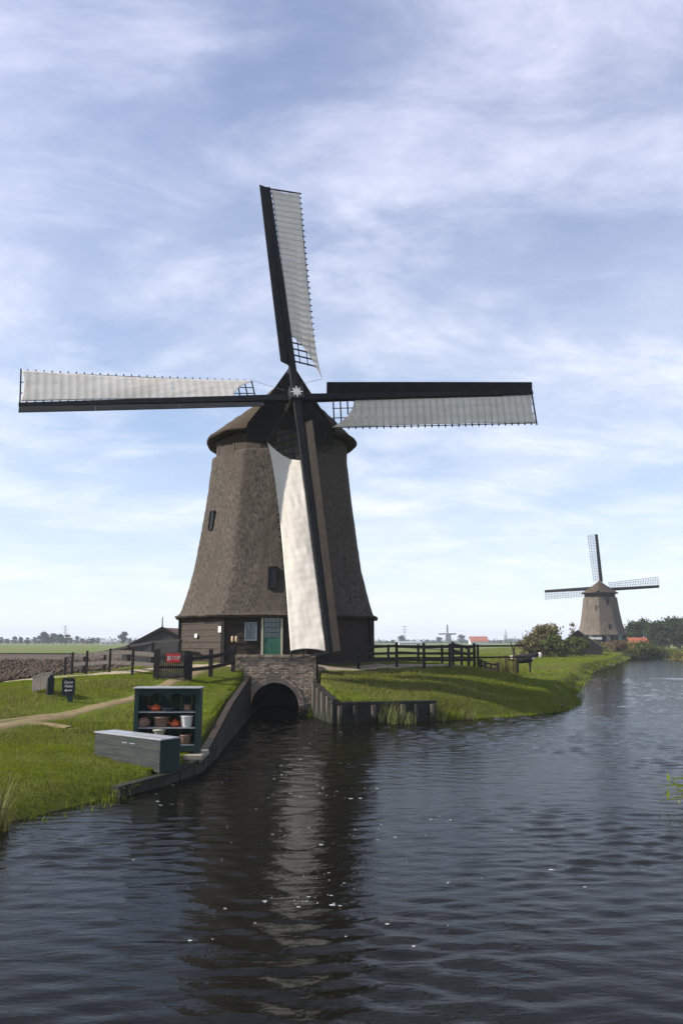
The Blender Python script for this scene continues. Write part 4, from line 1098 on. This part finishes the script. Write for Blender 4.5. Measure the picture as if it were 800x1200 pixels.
# ================================================================== LEFT BARN
bp = at(190, 760, Y=78)
barn = thing('barn', (bp[0], bp[1], .9), 'dark boarded barn gable with a finial and brown red tiled roof behind the gate', 'barn', rz=R(-6))
hwb, ez, rz_ = 3.9, 1.45, at(190, 738, Y=78)[2] - .9
nb = 16
gw = MB().box((0, .1, ez / 2), (2 * hwb - .1, .1, ez)).build('gable_wall', 'slate', barn)
for i in range(nb):
    x0 = -hwb + i * 2 * hwb / nb; x1 = x0 + 2 * hwb / nb - .02
    f_ = lambda x: ez + (rz_ - ez) * (1 - abs(x) / hwb)
    MB().prism([(x0, 0, -.2), (x1, 0, -.2), (x1, 0, f_(x1)), (x0, 0, f_(x0))], (0, .06 + .01 * (i % 2), 0)).build('board', 'slate', gw)
for sg in (-1, 1):
    rf = MB(); nrow, ncol = 12, 16
    sl = np.array([sg * hwb * 1.04, 0, -(rz_ - ez) * 1.04]); 
    rf.prism([(0, -.1, rz_ + .10), (0, 9, rz_ + .10), np.array([0, 9, rz_ + .10]) + sl, np.array([0, -.1, rz_ + .10]) + sl], (0, 0, .08))
    roof = rf.build('roof', 'oldtile', barn)
    tl_ = MB()
    for r_ in range(nrow):
        for c_ in range(ncol):
            p = np.array([0, -.1 + 9.1 * (c_ + .5) / ncol, rz_ + .19]) + sl * (r_ + .5) / nrow
            e1 = sl / np.linalg.norm(sl); tl_.box(p, (np.linalg.norm(sl) / nrow, 9.1 / ncol * .92, .04), (e1, (0, 1, 0), np.cross(e1, (0, 1, 0))))
    tl_.build('roof_tiles', 'oldtile', roof, kind='stuff')
    MB().beam((0, -.16, rz_ + .16), np.array([0, -.16, rz_ + .16]) + sl, .05, .28, up=(0, 0, 1)).build('barge_board', 'tar', barn)
MB().tube([(0, -.15, rz_), (0, -.15, rz_ + 1.2)], [.07, .04], 6).build('finial', 'tar', barn)
MB().box((0, 4.6, .6), (2 * hwb - .3, 8.6, 1.9)).build('side_wall', 'slate', barn)

# ================================================================== TREES AND SHRUBS
def leaf_cloud(seed, clumps, n, leaf, tri=False):
    """clumps: list of (center, radii); n leaves in all, denser towards each clump's shell"""
    r = np.random.default_rng(seed)
    vol = np.array([c[1][0] * c[1][1] * c[1][2] for c in clumps]) ** .75; vol /= vol.sum()
    which = r.choice(len(clumps), n, p=vol)
    C = np.array([c[0] for c in clumps])[which]; Rr = np.array([c[1] for c in clumps])[which]
    v = r.normal(size=(n, 3)); v /= np.linalg.norm(v, axis=1)[:, None]
    rad = r.random(n) ** .38 * (1 + .22 * r.normal(size=n))
    P = C + v * Rr * rad[:, None]
    a = r.normal(size=(n, 3)); a /= np.linalg.norm(a, axis=1)[:, None]; b = np.cross(a, r.normal(size=(n, 3))); b /= np.linalg.norm(b, axis=1)[:, None]
    s = leaf * (.55 + .9 * r.random(n))[:, None]
    V = np.stack([P + a * s, P + b * s * .6, P - a * s * .9, P - b * s * .6], 1)
    return V.reshape(-1, 3), np.arange(4 * n).reshape(-1, 4)
def rand_clumps(seed, w, h, z0, k, flat=.75):
    r = np.random.default_rng(seed); out = []
    for i in range(k):
        a = r.random() * 6.28; q = r.random() ** .6; zc = r.random()
        env = math.sin(math.pi * (0.18 + .75 * zc)) ** .7
        rr = (.20 + .18 * r.random()) * w
        out.append(((math.cos(a) * q * w * .62 * env, math.sin(a) * q * w * .62 * env, z0 + (h - z0) * (.10 + .80 * zc)), (rr, rr, rr * flat)))
    return out
def crown_mesh(seed, w, h, z0, k, n, leaf, mat, flat=.75):
    me = npmesh('crown', *leaf_cloud(seed, rand_clumps(seed, w, h, z0, k, flat), n, leaf)); me.materials.append(M[mat]); return me
def trunk_mesh(seed, h, r0, spread, limbs=4):
    rr = random.Random(seed); mb = MB()
    mb.tube([(0, 0, -.3), (.03 * h * rr.uniform(-1, 1), 0, h * .35), (.05 * h * rr.uniform(-1, 1), .03 * h * rr.uniform(-1, 1), h * .8)], [r0, r0 * .75, r0 * .2], 7)
    for i in range(limbs):
        a = rr.random() * 6.28; z = h * (.22 + .35 * rr.random()); L_ = spread * (.5 + .4 * rr.random())
        mb.tube([(0, 0, z), (math.cos(a) * L_ * .5, math.sin(a) * L_ * .5, z + L_ * .45), (math.cos(a) * L_, math.sin(a) * L_, z + L_ * 1.0)], [r0 * .5, r0 * .35, r0 * .12], 5)
    me = mb.mesh('trunk', True); me.materials.append(M['bark']); return me
def tree(name, loc, crown, trunk, label, category='tree', group=None, sc=(1, 1, 1), rz=0.0):
    t = thing(name, loc, label, category, rz, group); t.scale = sc
    mkobj('trunk', trunk, None, t); mkobj('crown', crown, None, t); return t

# distant row of trees along the left horizon
far_c = [crown_mesh(300 + i, 3.6, 7.5, 1.0, 16, 900, .42, 'leaf_dark') for i in range(4)]
far_t = [trunk_mesh(300 + i, 6.5, .3, 2.4) for i in range(4)]
r_ = random.Random(5)
gl = 'distant row of trees on the left horizon'
for i, px in enumerate([2, 9, 17, 25, 33, 41, 47, 52, 57, 62, 67, 72, 77, 83, 90, 97, 103, 109, 115, 122, 129, 145, 152, 158, 164, 171]):
    Yd = r_.uniform(620, 780); P = at(px, 752, Y=Yd)
    big = 1.3 if 45 < px < 80 else (1.5 if px == 145 else (.7 if px > 118 else .92))
    k = i % 4
    tree('distant_tree', (P[0], Yd, 1.0), far_c[k], far_t[k], 'tallest dark tree alone at the end of the distant tree row' if px == 145 else 'dark tree in the distant row beyond the ploughed field', group=None if px == 145 else gl, sc=(big * r_.uniform(.9, 1.4), big * 1.1, big * r_.uniform(.75, 1.05)), rz=r_.random() * 6)
gr_ = 'far low trees on the horizon right of the big windmill'
for i, px in enumerate([446, 453, 460, 470, 477, 484, 493, 501, 508, 514, 540, 546, 560, 566, 572, 579, 586, 592, 598, 604]):
    Yd = r_.uniform(850, 1050); P = at(px, 752, Y=Yd); k = i % 4; s = r_.uniform(.45, .7) * (1.9 if px in (514, 470, 540) else 1)
    tree('distant_tree', (P[0], Yd, 1.0), far_c[k], far_t[k], 'small dark tree on the horizon behind the dark fences', group=gr_, sc=(s * 1.6, s * 1.5, s), rz=r_.random() * 6)
# hedge line closing the horizon, far away: nobody could count it
hv, hf = [], []
rr_ = np.random.default_rng(88)
nH = 14000
hx = rr_.uniform(-700, 900, nH); hy = rr_.uniform(1000, 1250, nH); hz = 1 + np.abs(rr_.normal(size=nH)) * 2.6 * (.6 + .8 * (vnoise(hx * .006, hx * 0, 3) + .5))
a = rr_.normal(size=(nH, 3)); a /= np.linalg.norm(a, axis=1)[:, None]; b = np.cross(a, rr_.normal(size=(nH, 3))); b /= np.linalg.norm(b, axis=1)[:, None]
P = np.stack([hx, hy, hz], 1); s = 1.1
me = npmesh('far_woodland', np.stack([P + a * s, P + b * s, P - a * s, P - b * s], 1).reshape(-1, 3), np.arange(4 * nH).reshape(-1, 4))
mkobj('far_woodland', me, 'leaf_dark', kind='stuff', label='low hazy belt of woodland along the horizon', category='woodland')

# vegetation by the far windmill
def shrub(name, px, py, Y, w, h, n, leaf, mat, label, category='shrub', seed=1, k=22, z0=.2):
    P = at(px, py, Y=Y); z = G(P[0], Y)
    t = thing(name, (P[0], Y, z - .05), label, category)
    mkobj('crown', crown_mesh(seed, w, h, z0, k, n, leaf, mat), None, t)
    mkobj('trunk', trunk_mesh(seed, h * .7, .12 + .012 * h, w * .5, 5), None, t)
    return t
shrub('willow_shrub', 640, 770, 128, 4.1, 4.9, 5200, .20, 'leaf_olive', 'big brownish willow shrub left of the dark barn roof', seed=41, k=34)
shrub('willow_shrub', 621, 771, 124, 3.0, 3.0, 2600, .18, 'leaf_olive', 'lower olive shrub beside the big brownish willow', seed=42)
shrub('willow_shrub', 655, 769, 122, 3.0, 3.2, 2400, .18, 'leaf_green', 'green shrub in front of the big brownish willow', seed=43)
shrub('round_bush', 674, 768, 135, 3.4, 2.9, 2600, .17, 'leaf_green', 'round green bush in front of the dark barn near the far windmill', seed=44)
shrub('low_bush', 694, 762, 160, 3.2, 1.8, 1500, .18, 'leaf_olive', 'low olive bush at the foot of the far windmill', seed=45)
shrub('low_bush', 722, 762, 158, 3.4, 2.0, 1500, .18, 'leaf_brown', 'low reddish bush right of the far windmill base', seed=46)
shrub('reed_bush', 741, 770, 165, 3.4, 3.7, 2000, .20, 'drygrass', 'pale reed bush at the end of the canal bank', seed=47)
shrub('round_bush', 759, 771, 168, 4.8, 4.5, 4200, .20, 'leaf_green', 'broad green bush hanging over the end of the canal', seed=48)
shrub('reed_bush', 795, 771, 150, 3.2, 2.4, 1500, .20, 'drygrass', 'pale reeds on the opposite bank of the canal', seed=49)
for i, (px, w, h, Yt) in enumerate(((745, 5, 8.5, 250), (757, 6, 9.5, 262), (770, 5.0, 9.0, 245), (783, 6.5, 10.4, 255), (796, 6, 9.8, 250), (808, 6, 10, 258))):
    P = at(px, 752, Y=Yt); k = 500 + i
    tree('alder_tree', (P[0], Yt, 1.0), crown_mesh(k, w * .95, h, .4, 30, 3000, .34, 'leaf_dark'), trunk_mesh(k, h * .8, .28, w * .5), 'tall dark green tree in the row behind the red roofed house', group='dark trees behind the red roofed house')
tree('bare_tree', (at(671, 752, Y=200)[0], 200, 1.4), crown_mesh(520, 1.6, 7.8, 3, 10, 160, .22, 'leaf_brown'), trunk_mesh(521, 8.0, .16, 2.2, 7), 'thin almost bare tree left of the far windmill')

def house(name, px, py, Y, wdt, dep, wall_h, roof_h, wall_mat, roof_mat, label, rz=0.0, windows=3, wm='white'):
    P = at(px, py, Y=Y)
    t = thing(name, (P[0], Y, 1.0 if Y > 140 else G(P[0], Y)), label, 'house' if windows else 'barn', rz)
    MB().box((0, 0, wall_h / 2 - .2), (wdt, dep, wall_h + .4)).build('wall', wall_mat, t)
    for sg in (-1, 1):
        MB().prism([(-wdt / 2 - .3, 0, wall_h + roof_h), (wdt / 2 + .3, 0, wall_h + roof_h), (wdt / 2 + .3, sg * (dep / 2 + .4), wall_h - .25), (-wdt / 2 - .3, sg * (dep / 2 + .4), wall_h - .25)], (0, 0, .15)).build('roof', roof_mat, t)
        MB().prism([(sg * (wdt / 2 - .05), -dep / 2, wall_h), (sg * (wdt / 2 - .05), dep / 2, wall_h), (sg * (wdt / 2 - .05), 0, wall_h + roof_h)], (sg * -.12, 0, 0)).build('gable', wall_mat, t)
    for i in range(windows):
        x = -wdt / 2 + (i + .5) * wdt / windows
        f = MB().box((x, -dep / 2 - .03, wall_h * .5), (wdt / windows * .45, .12, wall_h * .5)).build('window', wm, t)
        MB().box((x, -dep / 2 - .10, wall_h * .5), (wdt / windows * .36, .03, wall_h * .4)).build('pane', 'glass', f)
    return t
house('dark_barn', 677, 760, 148, 5.5, 8, 1.2, 3.0, 'tar', 'slate', 'dark barn with a steep roof left of the far windmill', rz=R(75), windows=0)
house('red_roofed_house', 746, 753, 215, 4.4, 6, 1.2, 2.0, 'brownwood', 'rooftile', 'house with a bright red tiled roof between the far windmill and the trees', windows=2)
house('red_roofed_farm', 560, 752, 700, 15, 10, 2.6, 4.0, 'white', 'rooftile', 'long low farmhouse with an orange red roof on the horizon', windows=6)
house('white_greenhouse', 480, 752.5, 620, 17, 8, 1.6, 1.0, 'white', 'paletop', 'low pale greenhouse on the horizon above the dark fence', windows=8, wm='paletop')
house('white_farm_shed', 125, 752, 640, 8, 6, 2.0, 1.4, 'white', 'paletop', 'small white shed in front of the distant tree row', windows=2)
house('white_farm_shed', 133, 752, 660, 7, 6, 2.0, 1.3, 'white', 'paletop', 'second white shed beside the lone tall tree of the distant row', windows=2)
# church far away
ch = at(592, 752, Y=1500)
church = thing('church', (ch[0], 1500, 1), 'faint grey church spire far off on the horizon', 'church')
MB().box((0, 0, 6), (6, 6, 14)).build('tower', 'steel', church)
MB().prism([(-3, -3, 13), (3, -3, 13), (3, 3, 13), (-3, 3, 13)], (0, 0, .3)).build('cornice', 'steel', church)
MB().tube([(0, 0, 13), (0, 0, 26)], [3.2, .15], 8).build('spire', 'steel', church)
MB().box((14, 0, 4), (22, 9, 8)).build('nave', 'steel', church)
for i, (px, h) in enumerate(((612, 22), (622, 18), (603, 15))):
    c = at(px, 752, Y=1600); o = MB().tube([(c[0], 1600, 0), (c[0], 1600, h * .6), (c[0], 1600, h)], [2.2, 1.9, .3], 8).build('silo_tower', 'steel'); o['label'] = 'faint pale silo far off on the horizon beside the church'; o['category'] = 'silo'; o['group'] = 'faint silos on the horizon'

# pylons and cables
def pylon(px, Y, h, label):
    P = at(px, 752, Y=Y); t = thing('electricity_pylon', (P[0], Y, 1), label, 'pylon')
    b = h * .085; m_ = MB()
    for sx in (-1, 1):
        for sy in (-1, 1): MB().beam((sx * b, sy * b, 0), (sx * b * .12, sy * b * .12, h), .42, .42).build('leg', 'steel', t)
    zs_ = np.linspace(0, h * .95, 9)
    for i in range(8):
        w0, w1 = b * (1 - .88 * zs_[i] / h), b * (1 - .88 * zs_[i + 1] / h)
        m_.beam((-w0, -w0, zs_[i]), (w1, -w1, zs_[i + 1]), .25, .25); m_.beam((w0, -w0, zs_[i]), (-w1, -w1, zs_[i + 1]), .25, .25)
    m_.build('bracing', 'steel', t)
    for z in (.62, .78, .93): MB().beam((-h * .16, 0, h * z), (h * .16, 0, h * z), .5, .6).build('cross_arm', 'steel', t)
    return P, h
pa, ph = pylon(76, 1500, 32, 'steel lattice pylon above the distant trees beyond the ploughed field')
pb, ph2 = pylon(474, 1500, 32, 'steel lattice pylon on the horizon right of the big windmill')
for z in (.62, .78, .93):
    for (x0, x1) in ((pa[0] - 600, pa[0]), (pa[0], pb[0]), (pb[0], pb[0] + 620)):
        xs_ = np.linspace(x0, x1, 14); sag = 7 * (1 - ((xs_ - (x0 + x1) / 2) / ((x1 - x0) / 2)) ** 2)
        o = MB().tube([(x, 1500, 1 + ph * z - .6 - s_) for x, s_ in zip(xs_, sag)], .10, 4).build('power_cable', 'steel'); o['label'] = 'thin power cable strung between the distant pylons'; o['category'] = 'cable'; o['group'] = 'cables between the pylons'

# ================================================================== COW BY THE POSTS
def cow(px, py, Y):
    P = at(px, py, Y=Y); z = G(P[0], Y)
    me = bpy.data.meshes.new('cow')
    J = {'pel': (-.55, 0, 1.05, .27), 'mid': (0, 0, 1.0, .34), 'che': (.5, 0, 1.05, .30), 'nek': (.82, 0, 1.20, .17), 'hea': (1.05, 0, 1.32, .13), 'muz': (1.32, 0, 1.16, .085),
         'tail0': (-.82, 0, 1.15, .05), 'tail1': (-.92, 0, .75, .03), 'tail2': (-.93, 0, .45, .05)}
    E = [('pel', 'mid'), ('mid', 'che'), ('che', 'nek'), ('nek', 'hea'), ('hea', 'muz'), ('pel', 'tail0'), ('tail0', 'tail1'), ('tail1', 'tail2')]
    for s in (-1, 1):
        k = 'l' if s < 0 else 'r'
        J['hk' + k] = (-.52, s * .19, .72, .14); J['hh' + k] = (-.66, s * .19, .42, .065); J['hf' + k] = (-.60, s * .19, .04, .06)
        J['fk' + k] = (.50, s * .16, .66, .10); J['fw' + k] = (.52, s * .16, .38, .06); J['ff' + k] = (.50, s * .16, .04, .06)
        J['ea' + k] = (1.02, s * .22, 1.36, .04)
        E += [('pel', 'hk' + k), ('hk' + k, 'hh' + k), ('hh' + k, 'hf' + k), ('che', 'fk' + k), ('fk' + k, 'fw' + k), ('fw' + k, 'ff' + k), ('hea', 'ea' + k)]
    names = list(J); me.from_pydata([J[q][:3] for q in names], [(names.index(a), names.index(b)) for a, b in E], [])
    o = bpy.data.objects.new('cow', me); COL.objects.link(o)
    o.location = (P[0], Y, z); o.rotation_euler = (0, 0, R(-12))
    sk = o.modifiers.new('skin', 'SKIN')
    for i, q in enumerate(names):
        me.skin_vertices[0].data[i].radius = (J[q][3], J[q][3])
    me.skin_vertices[0].data[0].use_root = True
    sb = o.modifiers.new('sub', 'SUBSURF'); sb.levels = 2; sb.render_levels = 2
    me.materials.append(M['cow'])
    dg = bpy.context.evaluated_depsgraph_get(); dg.update()
    m2 = bpy.data.meshes.new_from_object(o.evaluated_get(dg)); o.modifiers.clear(); o.data = m2
    if not m2.materials: m2.materials.append(M['cow'])
    setsmooth(m2)
    o['label'] = 'black and white cow standing behind wooden posts on the meadow'; o['category'] = 'cow'
    MB().lathe([(.0, .2), (.10, .16), (.13, .05), (.12, -.08), (.08, -.17), (0, -.2)], (1.21, -.045, 1.24), 12).build('face_patch', 'muzzle', o, smooth=True)
cow(612, 788, 57.5)
fence('post_and_rail', 'brown wooden posts and rail in front of the black and white cow', [at(593, 789, Y=54)[:2], at(606, 789, Y=54.6)[:2]], (.85,), mat='brownwood', post=.16, post_h=1.1, rail_h=.16)
sp = at(603, 787, Y=55.5)
st_ = thing('dead_stump', (sp[0], sp[1], G(sp[0], sp[1])), 'bare forked brown branch sticking up by the cow', 'branch')
MB().tube([(0, 0, -.2), (.02, 0, .9), (-.10, 0, 1.55), (-.22, 0, 2.0)], [.12, .10, .07, .03], 7).build('stem', 'bark', st_, smooth=True)
MB().tube([(-.06, 0, 1.4), (.10, 0, 1.8)], [.05, .02], 6).build('fork', 'bark', st_, smooth=True)

# ================================================================== GRASS, REEDS, FOAM
def blades(P, h, w, seed, lean=.35, tri=False):
    """P (n,3) roots; each blade a bent two-quad strip"""
    r = np.random.default_rng(seed); n = len(P)
    a = r.random(n) * 6.28; d = np.stack([np.cos(a), np.sin(a), np.zeros(n)], 1); b = r.random(n) * 6.28
    sd_ = np.stack([np.cos(b), np.sin(b), np.zeros(n)], 1) * (w * (.6 + .8 * r.random(n)))[:, None]
    hh = h * (.55 + .8 * r.random(n)); ln = lean * hh * (.2 + r.random(n))
    up_ = np.array([0, 0, 1.0])
    m1 = P + up_ * (hh * .55)[:, None] + d * (ln * .3)[:, None]; tp = P + up_ * hh[:, None] * .98 + d * ln[:, None]
    V = np.stack([P - sd_, P + sd_, m1 + sd_ * .7, m1 - sd_ * .7, tp], 1).reshape(-1, 3)
    k = 5 * np.arange(n)[:, None]
    T = np.concatenate([k + np.array([[0, 1, 2]]), k + np.array([[0, 2, 3]]), k + np.array([[3, 2, 4]])], 0)
    return V, T
def clear_of(x, y):
    """0 where paths, yard, chest and so on keep the grass away"""
    m = np.ones(len(x), bool)
    for PL, w in ((PATH1, .50), (PATH2, .16), (PATH3, .2), (YARD, .85)):
        PL = np.array(PL)
        for a, b in zip(PL[:-1], PL[1:]):
            d = b - a; t = np.clip(((x - a[0]) * d[0] + (y - a[1]) * d[1]) / (d @ d), 0, 1)
            m &= np.hypot(x - a[0] - t * d[0], y - a[1] - t * d[1]) > w * (.75 + .7 * np.random.default_rng(3).random(len(x)))
    m &= np.hypot(x - MILL[0], y - MILL[1]) > 6.2
    return m
def in_view(x, y, z, pad=40):
    dz = z - CAMZ; d = y * CP + dz * SP; u = -y * SP + dz * CP
    px = 400 + F * x / d; py = 600 - F * u / d
    return (d > 1) & (px > -pad) & (px < 800 + pad) & (py < 1260)
def grass_patch(name, x0, x1, y0, y1, n, h, w, seed, mat='grass', label='', hv=.5, minsd=.12, lean=.35):
    r = np.random.default_rng(seed); x = r.uniform(x0, x1, n); y = r.uniform(y0, y1, n)
    sd_, wall = water_sd(x, y)
    z = gz(x, y)
    k = (sd_ > np.where(wall, .33, minsd)) & (z > .03) & clear_of(x, y) & in_view(x, y, z)
    k &= ~((x < np.interp(y, [33, 40, 47, 55, 70, 90, 150], [-14.3, -16.3, -17.8, -18.3, -18.3, -19, -20])) & (y > 33.5))
    x, y, z = x[k], y[k], z[k]
    hh = h * (1 + hv * 2 * fbm(x * .7, y * .7, seed, 3))
    V, T = blades(np.stack([x, y, z - .01], 1), np.clip(hh, h * .3, h * 3), w, seed, lean)
    me = npmesh(name, V, T)
    return mkobj(name, me, mat, kind='stuff', label=label, category='grass')
grass_patch('lawn_grass', -13, -3.3, 13.5, 26, 210000, .042, .006, 1, label='short green lawn grass on the left bank')
grass_patch('slope_grass', -17, -3.3, 26, 41, 110000, .055, .008, 2, label='grass on the slope below the gate')
grass_patch('lawn_weeds', -12, -3.4, 13.5, 26, 20000, .065, .009, 31, 'grass2', label='coarser weeds and clover mixed through the left lawn', hv=.9)
grass_patch('lawn_straw', -12, -3.4, 13.5, 26, 9000, .07, .006, 33, 'drygrass', label='dead straw blades scattered in the left lawn', hv=.9)
grass_patch('mound_weeds', -1.3, 14, 33.5, 47, 9000, .07, .012, 34, 'grass2', label='coarse weeds standing in the grass of the mound', hv=1.0)
grass_patch('dry_grass', -14, -6, 24, 34, 9000, .13, .008, 12, 'drygrass', label='dry brownish grass on the dike shoulder beside the black sign')
grass_patch('mound_grass', -1.3, 15, 33.5, 48, 150000, .042, .009, 4, label='green grass covering the mound right of the arch')
grass_patch('mound_dry_grass', -1.2, 9, 33.8, 43, 7000, .15, .009, 14, 'drygrass', label='dry straw coloured tufts on the grassy mound')
grass_patch('bank_grass', 4, 40, 46, 110, 60000, .085, .018, 5, label='grass along the far bank of the canal')
grass_patch('bank_dry_grass', 4, 45, 50, 120, 9000, .13, .02, 15, 'drygrass', label='dry grass on the far canal bank')
grass_patch('distant_grass', 18, 80, 90, 195, 40000, .12, .04, 6, label='tall grass on the distant canal bank')

def reed_clump(x, y, n, h, spread, seed, label, mat='reed', group=None, lean=.5, w=.012, name='reed_clump', z=None):
    r = np.random.default_rng(seed)
    P = np.stack([np.clip(r.normal(size=n), -1.7, 1.7) * spread, np.clip(r.normal(size=n), -1.7, 1.7) * spread * .6, np.full(n, -.06)], 1)
    V, T = blades(P, h, w, seed, lean)
    me = npmesh(name, V, T)
    return mkobj(name, me, mat, loc=(x, y, max(G(x, y), 0.0) if z is None else z), label=label, category='reeds', **({'group': group} if group else {}))
g1 = 'grass tufts along the waterline of the mound'
k_ = 0
for px, py, h in ((452, 846, .85), (462, 847, .75), (446, 846, .5), (478, 847, .5)):
    P = at(px, py, z=.0); reed_clump(P[0], P[1] - .22, 60, h, .16, 600 + k_, 'pale reed tuft growing against the pile wall', group='reeds against the pile wall', z=0.02); k_ += 1
for i in range(34):
    s = i / 33
    pts = np.array([(3.95, 34.65), (7.5, 36.6), (10.4, 39.2), (12.3, 43.4), (13.4, 47.5)]); L_ = np.concatenate([[0], np.cumsum(np.linalg.norm(np.diff(pts, axis=0), axis=1))])
    x = np.interp(s * L_[-1], L_, pts[:, 0]) - .12 + random.uniform(-.1, .1); y = np.interp(s * L_[-1], L_, pts[:, 1]) + .10
    reed_clump(x, y, 70, random.uniform(.10, .22) + (.35 if i < 4 else 0), .22, 640 + i, 'tuft of long grass hanging over the waterline of the mound', mat='reed' if i % 3 == 0 else 'grass', group=g1, lean=.7)
for i in range(26):
    s = i / 25
    pts = np.array([(13.6, 48), (16.5, 57.2), (25.2, 84), (41, 122), (62, 176)]); x = np.interp(s ** 1.5, [0, .08, .3, .6, 1], pts[:, 0]); y = np.interp(s ** 1.5, [0, .08, .3, .6, 1], pts[:, 1])
    reed_clump(x - .3, y + .1, 70, random.uniform(.18, .34) * (1 + s * .6), .28 + s * .45, 700 + i, 'reed tuft on the receding far bank of the canal', mat='reed' if i % 2 else 'grass', group='reeds along the far bank', lean=.6, w=.02 + .04 * s)
for i, (x, y) in enumerate(((-6.25, 14.95), (-5.7, 15.85), (-5.2, 16.85), (-4.85, 17.5), (-6.9, 14.5), (-7.5, 14.1))):
    reed_clump(x - .05, y + .05, 60, .16, .35, 760 + i, 'grass fringe hanging over the left bank', mat='grass', group='fringe of the left bank', lean=.9, w=.008, name='grass_fringe')
reed_clump(-6.0, 14.95, 34, 1.0, .10, 790, 'tall reed leaves at the corner of the left bank', mat='reed', lean=.75, w=.016)
reed_clump(-6.05, 14.85, 160, .36, .16, 791, 'dark tussock at the corner of the left bank', mat='drygrass', lean=.8, w=.01, name='tussock')
g5 = hit(592, 790)
reed_clump(at(585, 788, Y=52)[0], 52, 160, 1.15, .55, 792, 'brown dry weeds beside the low posts', mat='drygrass', lean=.4, w=.02, name='dry_weeds')
reed_clump(at(572, 775, Y=62)[0], 62, 200, 1.0, 1.1, 793, 'dark green weeds behind the fence poles', mat='grass', lean=.5, w=.03, name='weeds')
reed_clump(at(371, 787, Y=36.8)[0], 36.85, 80, .38, .2, 794, 'green weed growing at the right end of the brick wall', mat='grass', lean=.6, w=.03, name='weeds')
reed_clump(-4.8, 18.15, 61, .35, .18, 795, 'pale trailing weed hanging over the low timber edge', mat='reed', lean=.9, w=.008, name='weeds')
# plant leaning into view from the right bank
pr = thing('bank_plant', (8.05, 17.0, 0.0), 'green leafy stem leaning over the water from the right bank', 'plant')
tips = [at(773, 915, Y=17.0), at(776, 931, Y=17.1), at(780, 925, Y=16.9), at(784, 960, Y=17.0), at(790, 920, Y=17.2), at(771, 938, Y=16.8)]
for i, tp in enumerate(tips):
    tp = tp - np.array([8.05, 17.0, 0]); base = np.array([.15 * random.random(), .1 * random.random(), -.05])
    mid = base * .4 + tp * .6 + np.array([0, 0, .10])
    MB().tube([base, mid, tp], [.012, .009, .004], 5).build('stem', 'reed', pr)
    for j in range(7):
        c = base + (tp - base) * (.35 + .65 * j / 6) + np.array([0, 0, .08 * math.sin(math.pi * (.35 + .65 * j / 6))]); dd = unit([random.uniform(-1, .3), random.uniform(-1, 1), random.uniform(-.3, .8)]); sdv = unit(np.cross(dd, (0, 0, 1))) * .026
        MB().add([c - sdv * .3, c + dd * .09 + sdv, c + dd * .24, c + dd * .09 - sdv], [(0, 1, 2, 3)]).build('leaf', 'grass' if j % 2 else 'reed', pr)
for i, (qx, qy) in enumerate(((768, 922), (772, 940), (780, 912), (788, 955), (776, 966), (793, 908), (785, 930))):
    tp = at(qx, qy, Y=16.9 + .05 * i) - np.array([8.05, 17.0, 0]); base = np.array([.12, .02 * i, .05]); w0 = .02
    m1 = base * .55 + tp * .45 + np.array([0, 0, .16]); m2 = base * .2 + tp * .8 + np.array([0, 0, .10]); sv = np.array([.1, .3, 1.0]); sv /= np.linalg.norm(sv)
    MB().add([base - sv * w0, base + sv * w0, m1 + sv * w0 * 1.2, m1 - sv * w0 * 1.2, m2 + sv * w0 * .8, m2 - sv * w0 * .8, tp], [(0, 1, 2, 3), (3, 2, 4, 5), (5, 4, 6)]).build('leaf', 'reed' if i % 2 else 'grass', pr)
reed_clump(8.5, 17.4, 90, .8, .3, 796, 'reeds on the right bank beside the leaning plant', mat='reed', lean=.6, w=.014, z=.0)

# foam flecks drifting out of the culvert
nF = 420; r = np.random.default_rng(9)
fx, fy, fs = [], [], []
for (px, py, n_, sx, sy) in ((330, 862, 60, 50, 8), (310, 905, 70, 45, 10), (370, 930, 60, 60, 6), (330, 975, 25, 60, 10), (440, 980, 25, 40, 8), (385, 1022, 22, 18, 8), (350, 1056, 40, 40, 5), (560, 965, 26, 60, 8), (300, 1000, 30, 90, 60), (450, 1050, 30, 120, 60), (330, 845, 40, 22, 3), (190, 935, 12, 15, 8)):
    for _ in range(int(n_ * .45)):
        P = at(px + r.normal() * sx, py + r.normal() * sy, z=0.0)
        sd_, _w = water_sd(np.array([P[0]]), np.array([P[1]]))
        if sd_[0] < -.15: fx.append(P[0]); fy.append(P[1]); fs.append(.004 + .016 * r.random() ** 4)
fx, fy, fs = map(np.array, (fx, fy, fs))
hzW = np.array([H[np.argmin(np.abs(wx - a)), np.argmin(np.abs(wy - b))] for a, b in zip(fx, fy)])
V, T = [], []
for i in range(len(fx)):
    k = 7; a = np.linspace(0, 6.283, k, endpoint=False) + r.random(); q = fs[i] * (.6 + .7 * r.random(k))
    o = len(V)
    for zz_ in (-.02, .004):
        V += [(fx[i] + q[j] * 1.7 * math.cos(a[j]) * 1.3, fy[i] + q[j] * math.sin(a[j]), hzW[i] + zz_) for j in range(k)]
    T += [tuple(o + k + j for j in range(k))] + [(o + j, o + (j + 1) % k, o + k + (j + 1) % k, o + k + j) for j in range(k)]
mb = MB(); mb.v, mb.f = V, T
mb.build('foam_flecks', 'foam', kind='stuff', label='white foam flecks floating on the dark water', category='foam')

# ================================================================== HAZE
hm = bpy.data.materials.new('haze'); hm.use_nodes = True
hn = hm.node_tree.nodes; hn.clear()
pv = hn.new('ShaderNodeVolumePrincipled'); pv.inputs['Density'].default_value = 0.00028; pv.inputs['Color'].default_value = (.86, .92, 1.0, 1)
ho = hn.new('ShaderNodeOutputMaterial'); hm.node_tree.links.new(pv.outputs[0], ho.inputs['Volume'])
MB().box((0, 3000, 28.7), (20000, 10000, 62.0)).build('haze', hm, kind='stuff', label='pale even haze filling the air over the fields', category='haze')
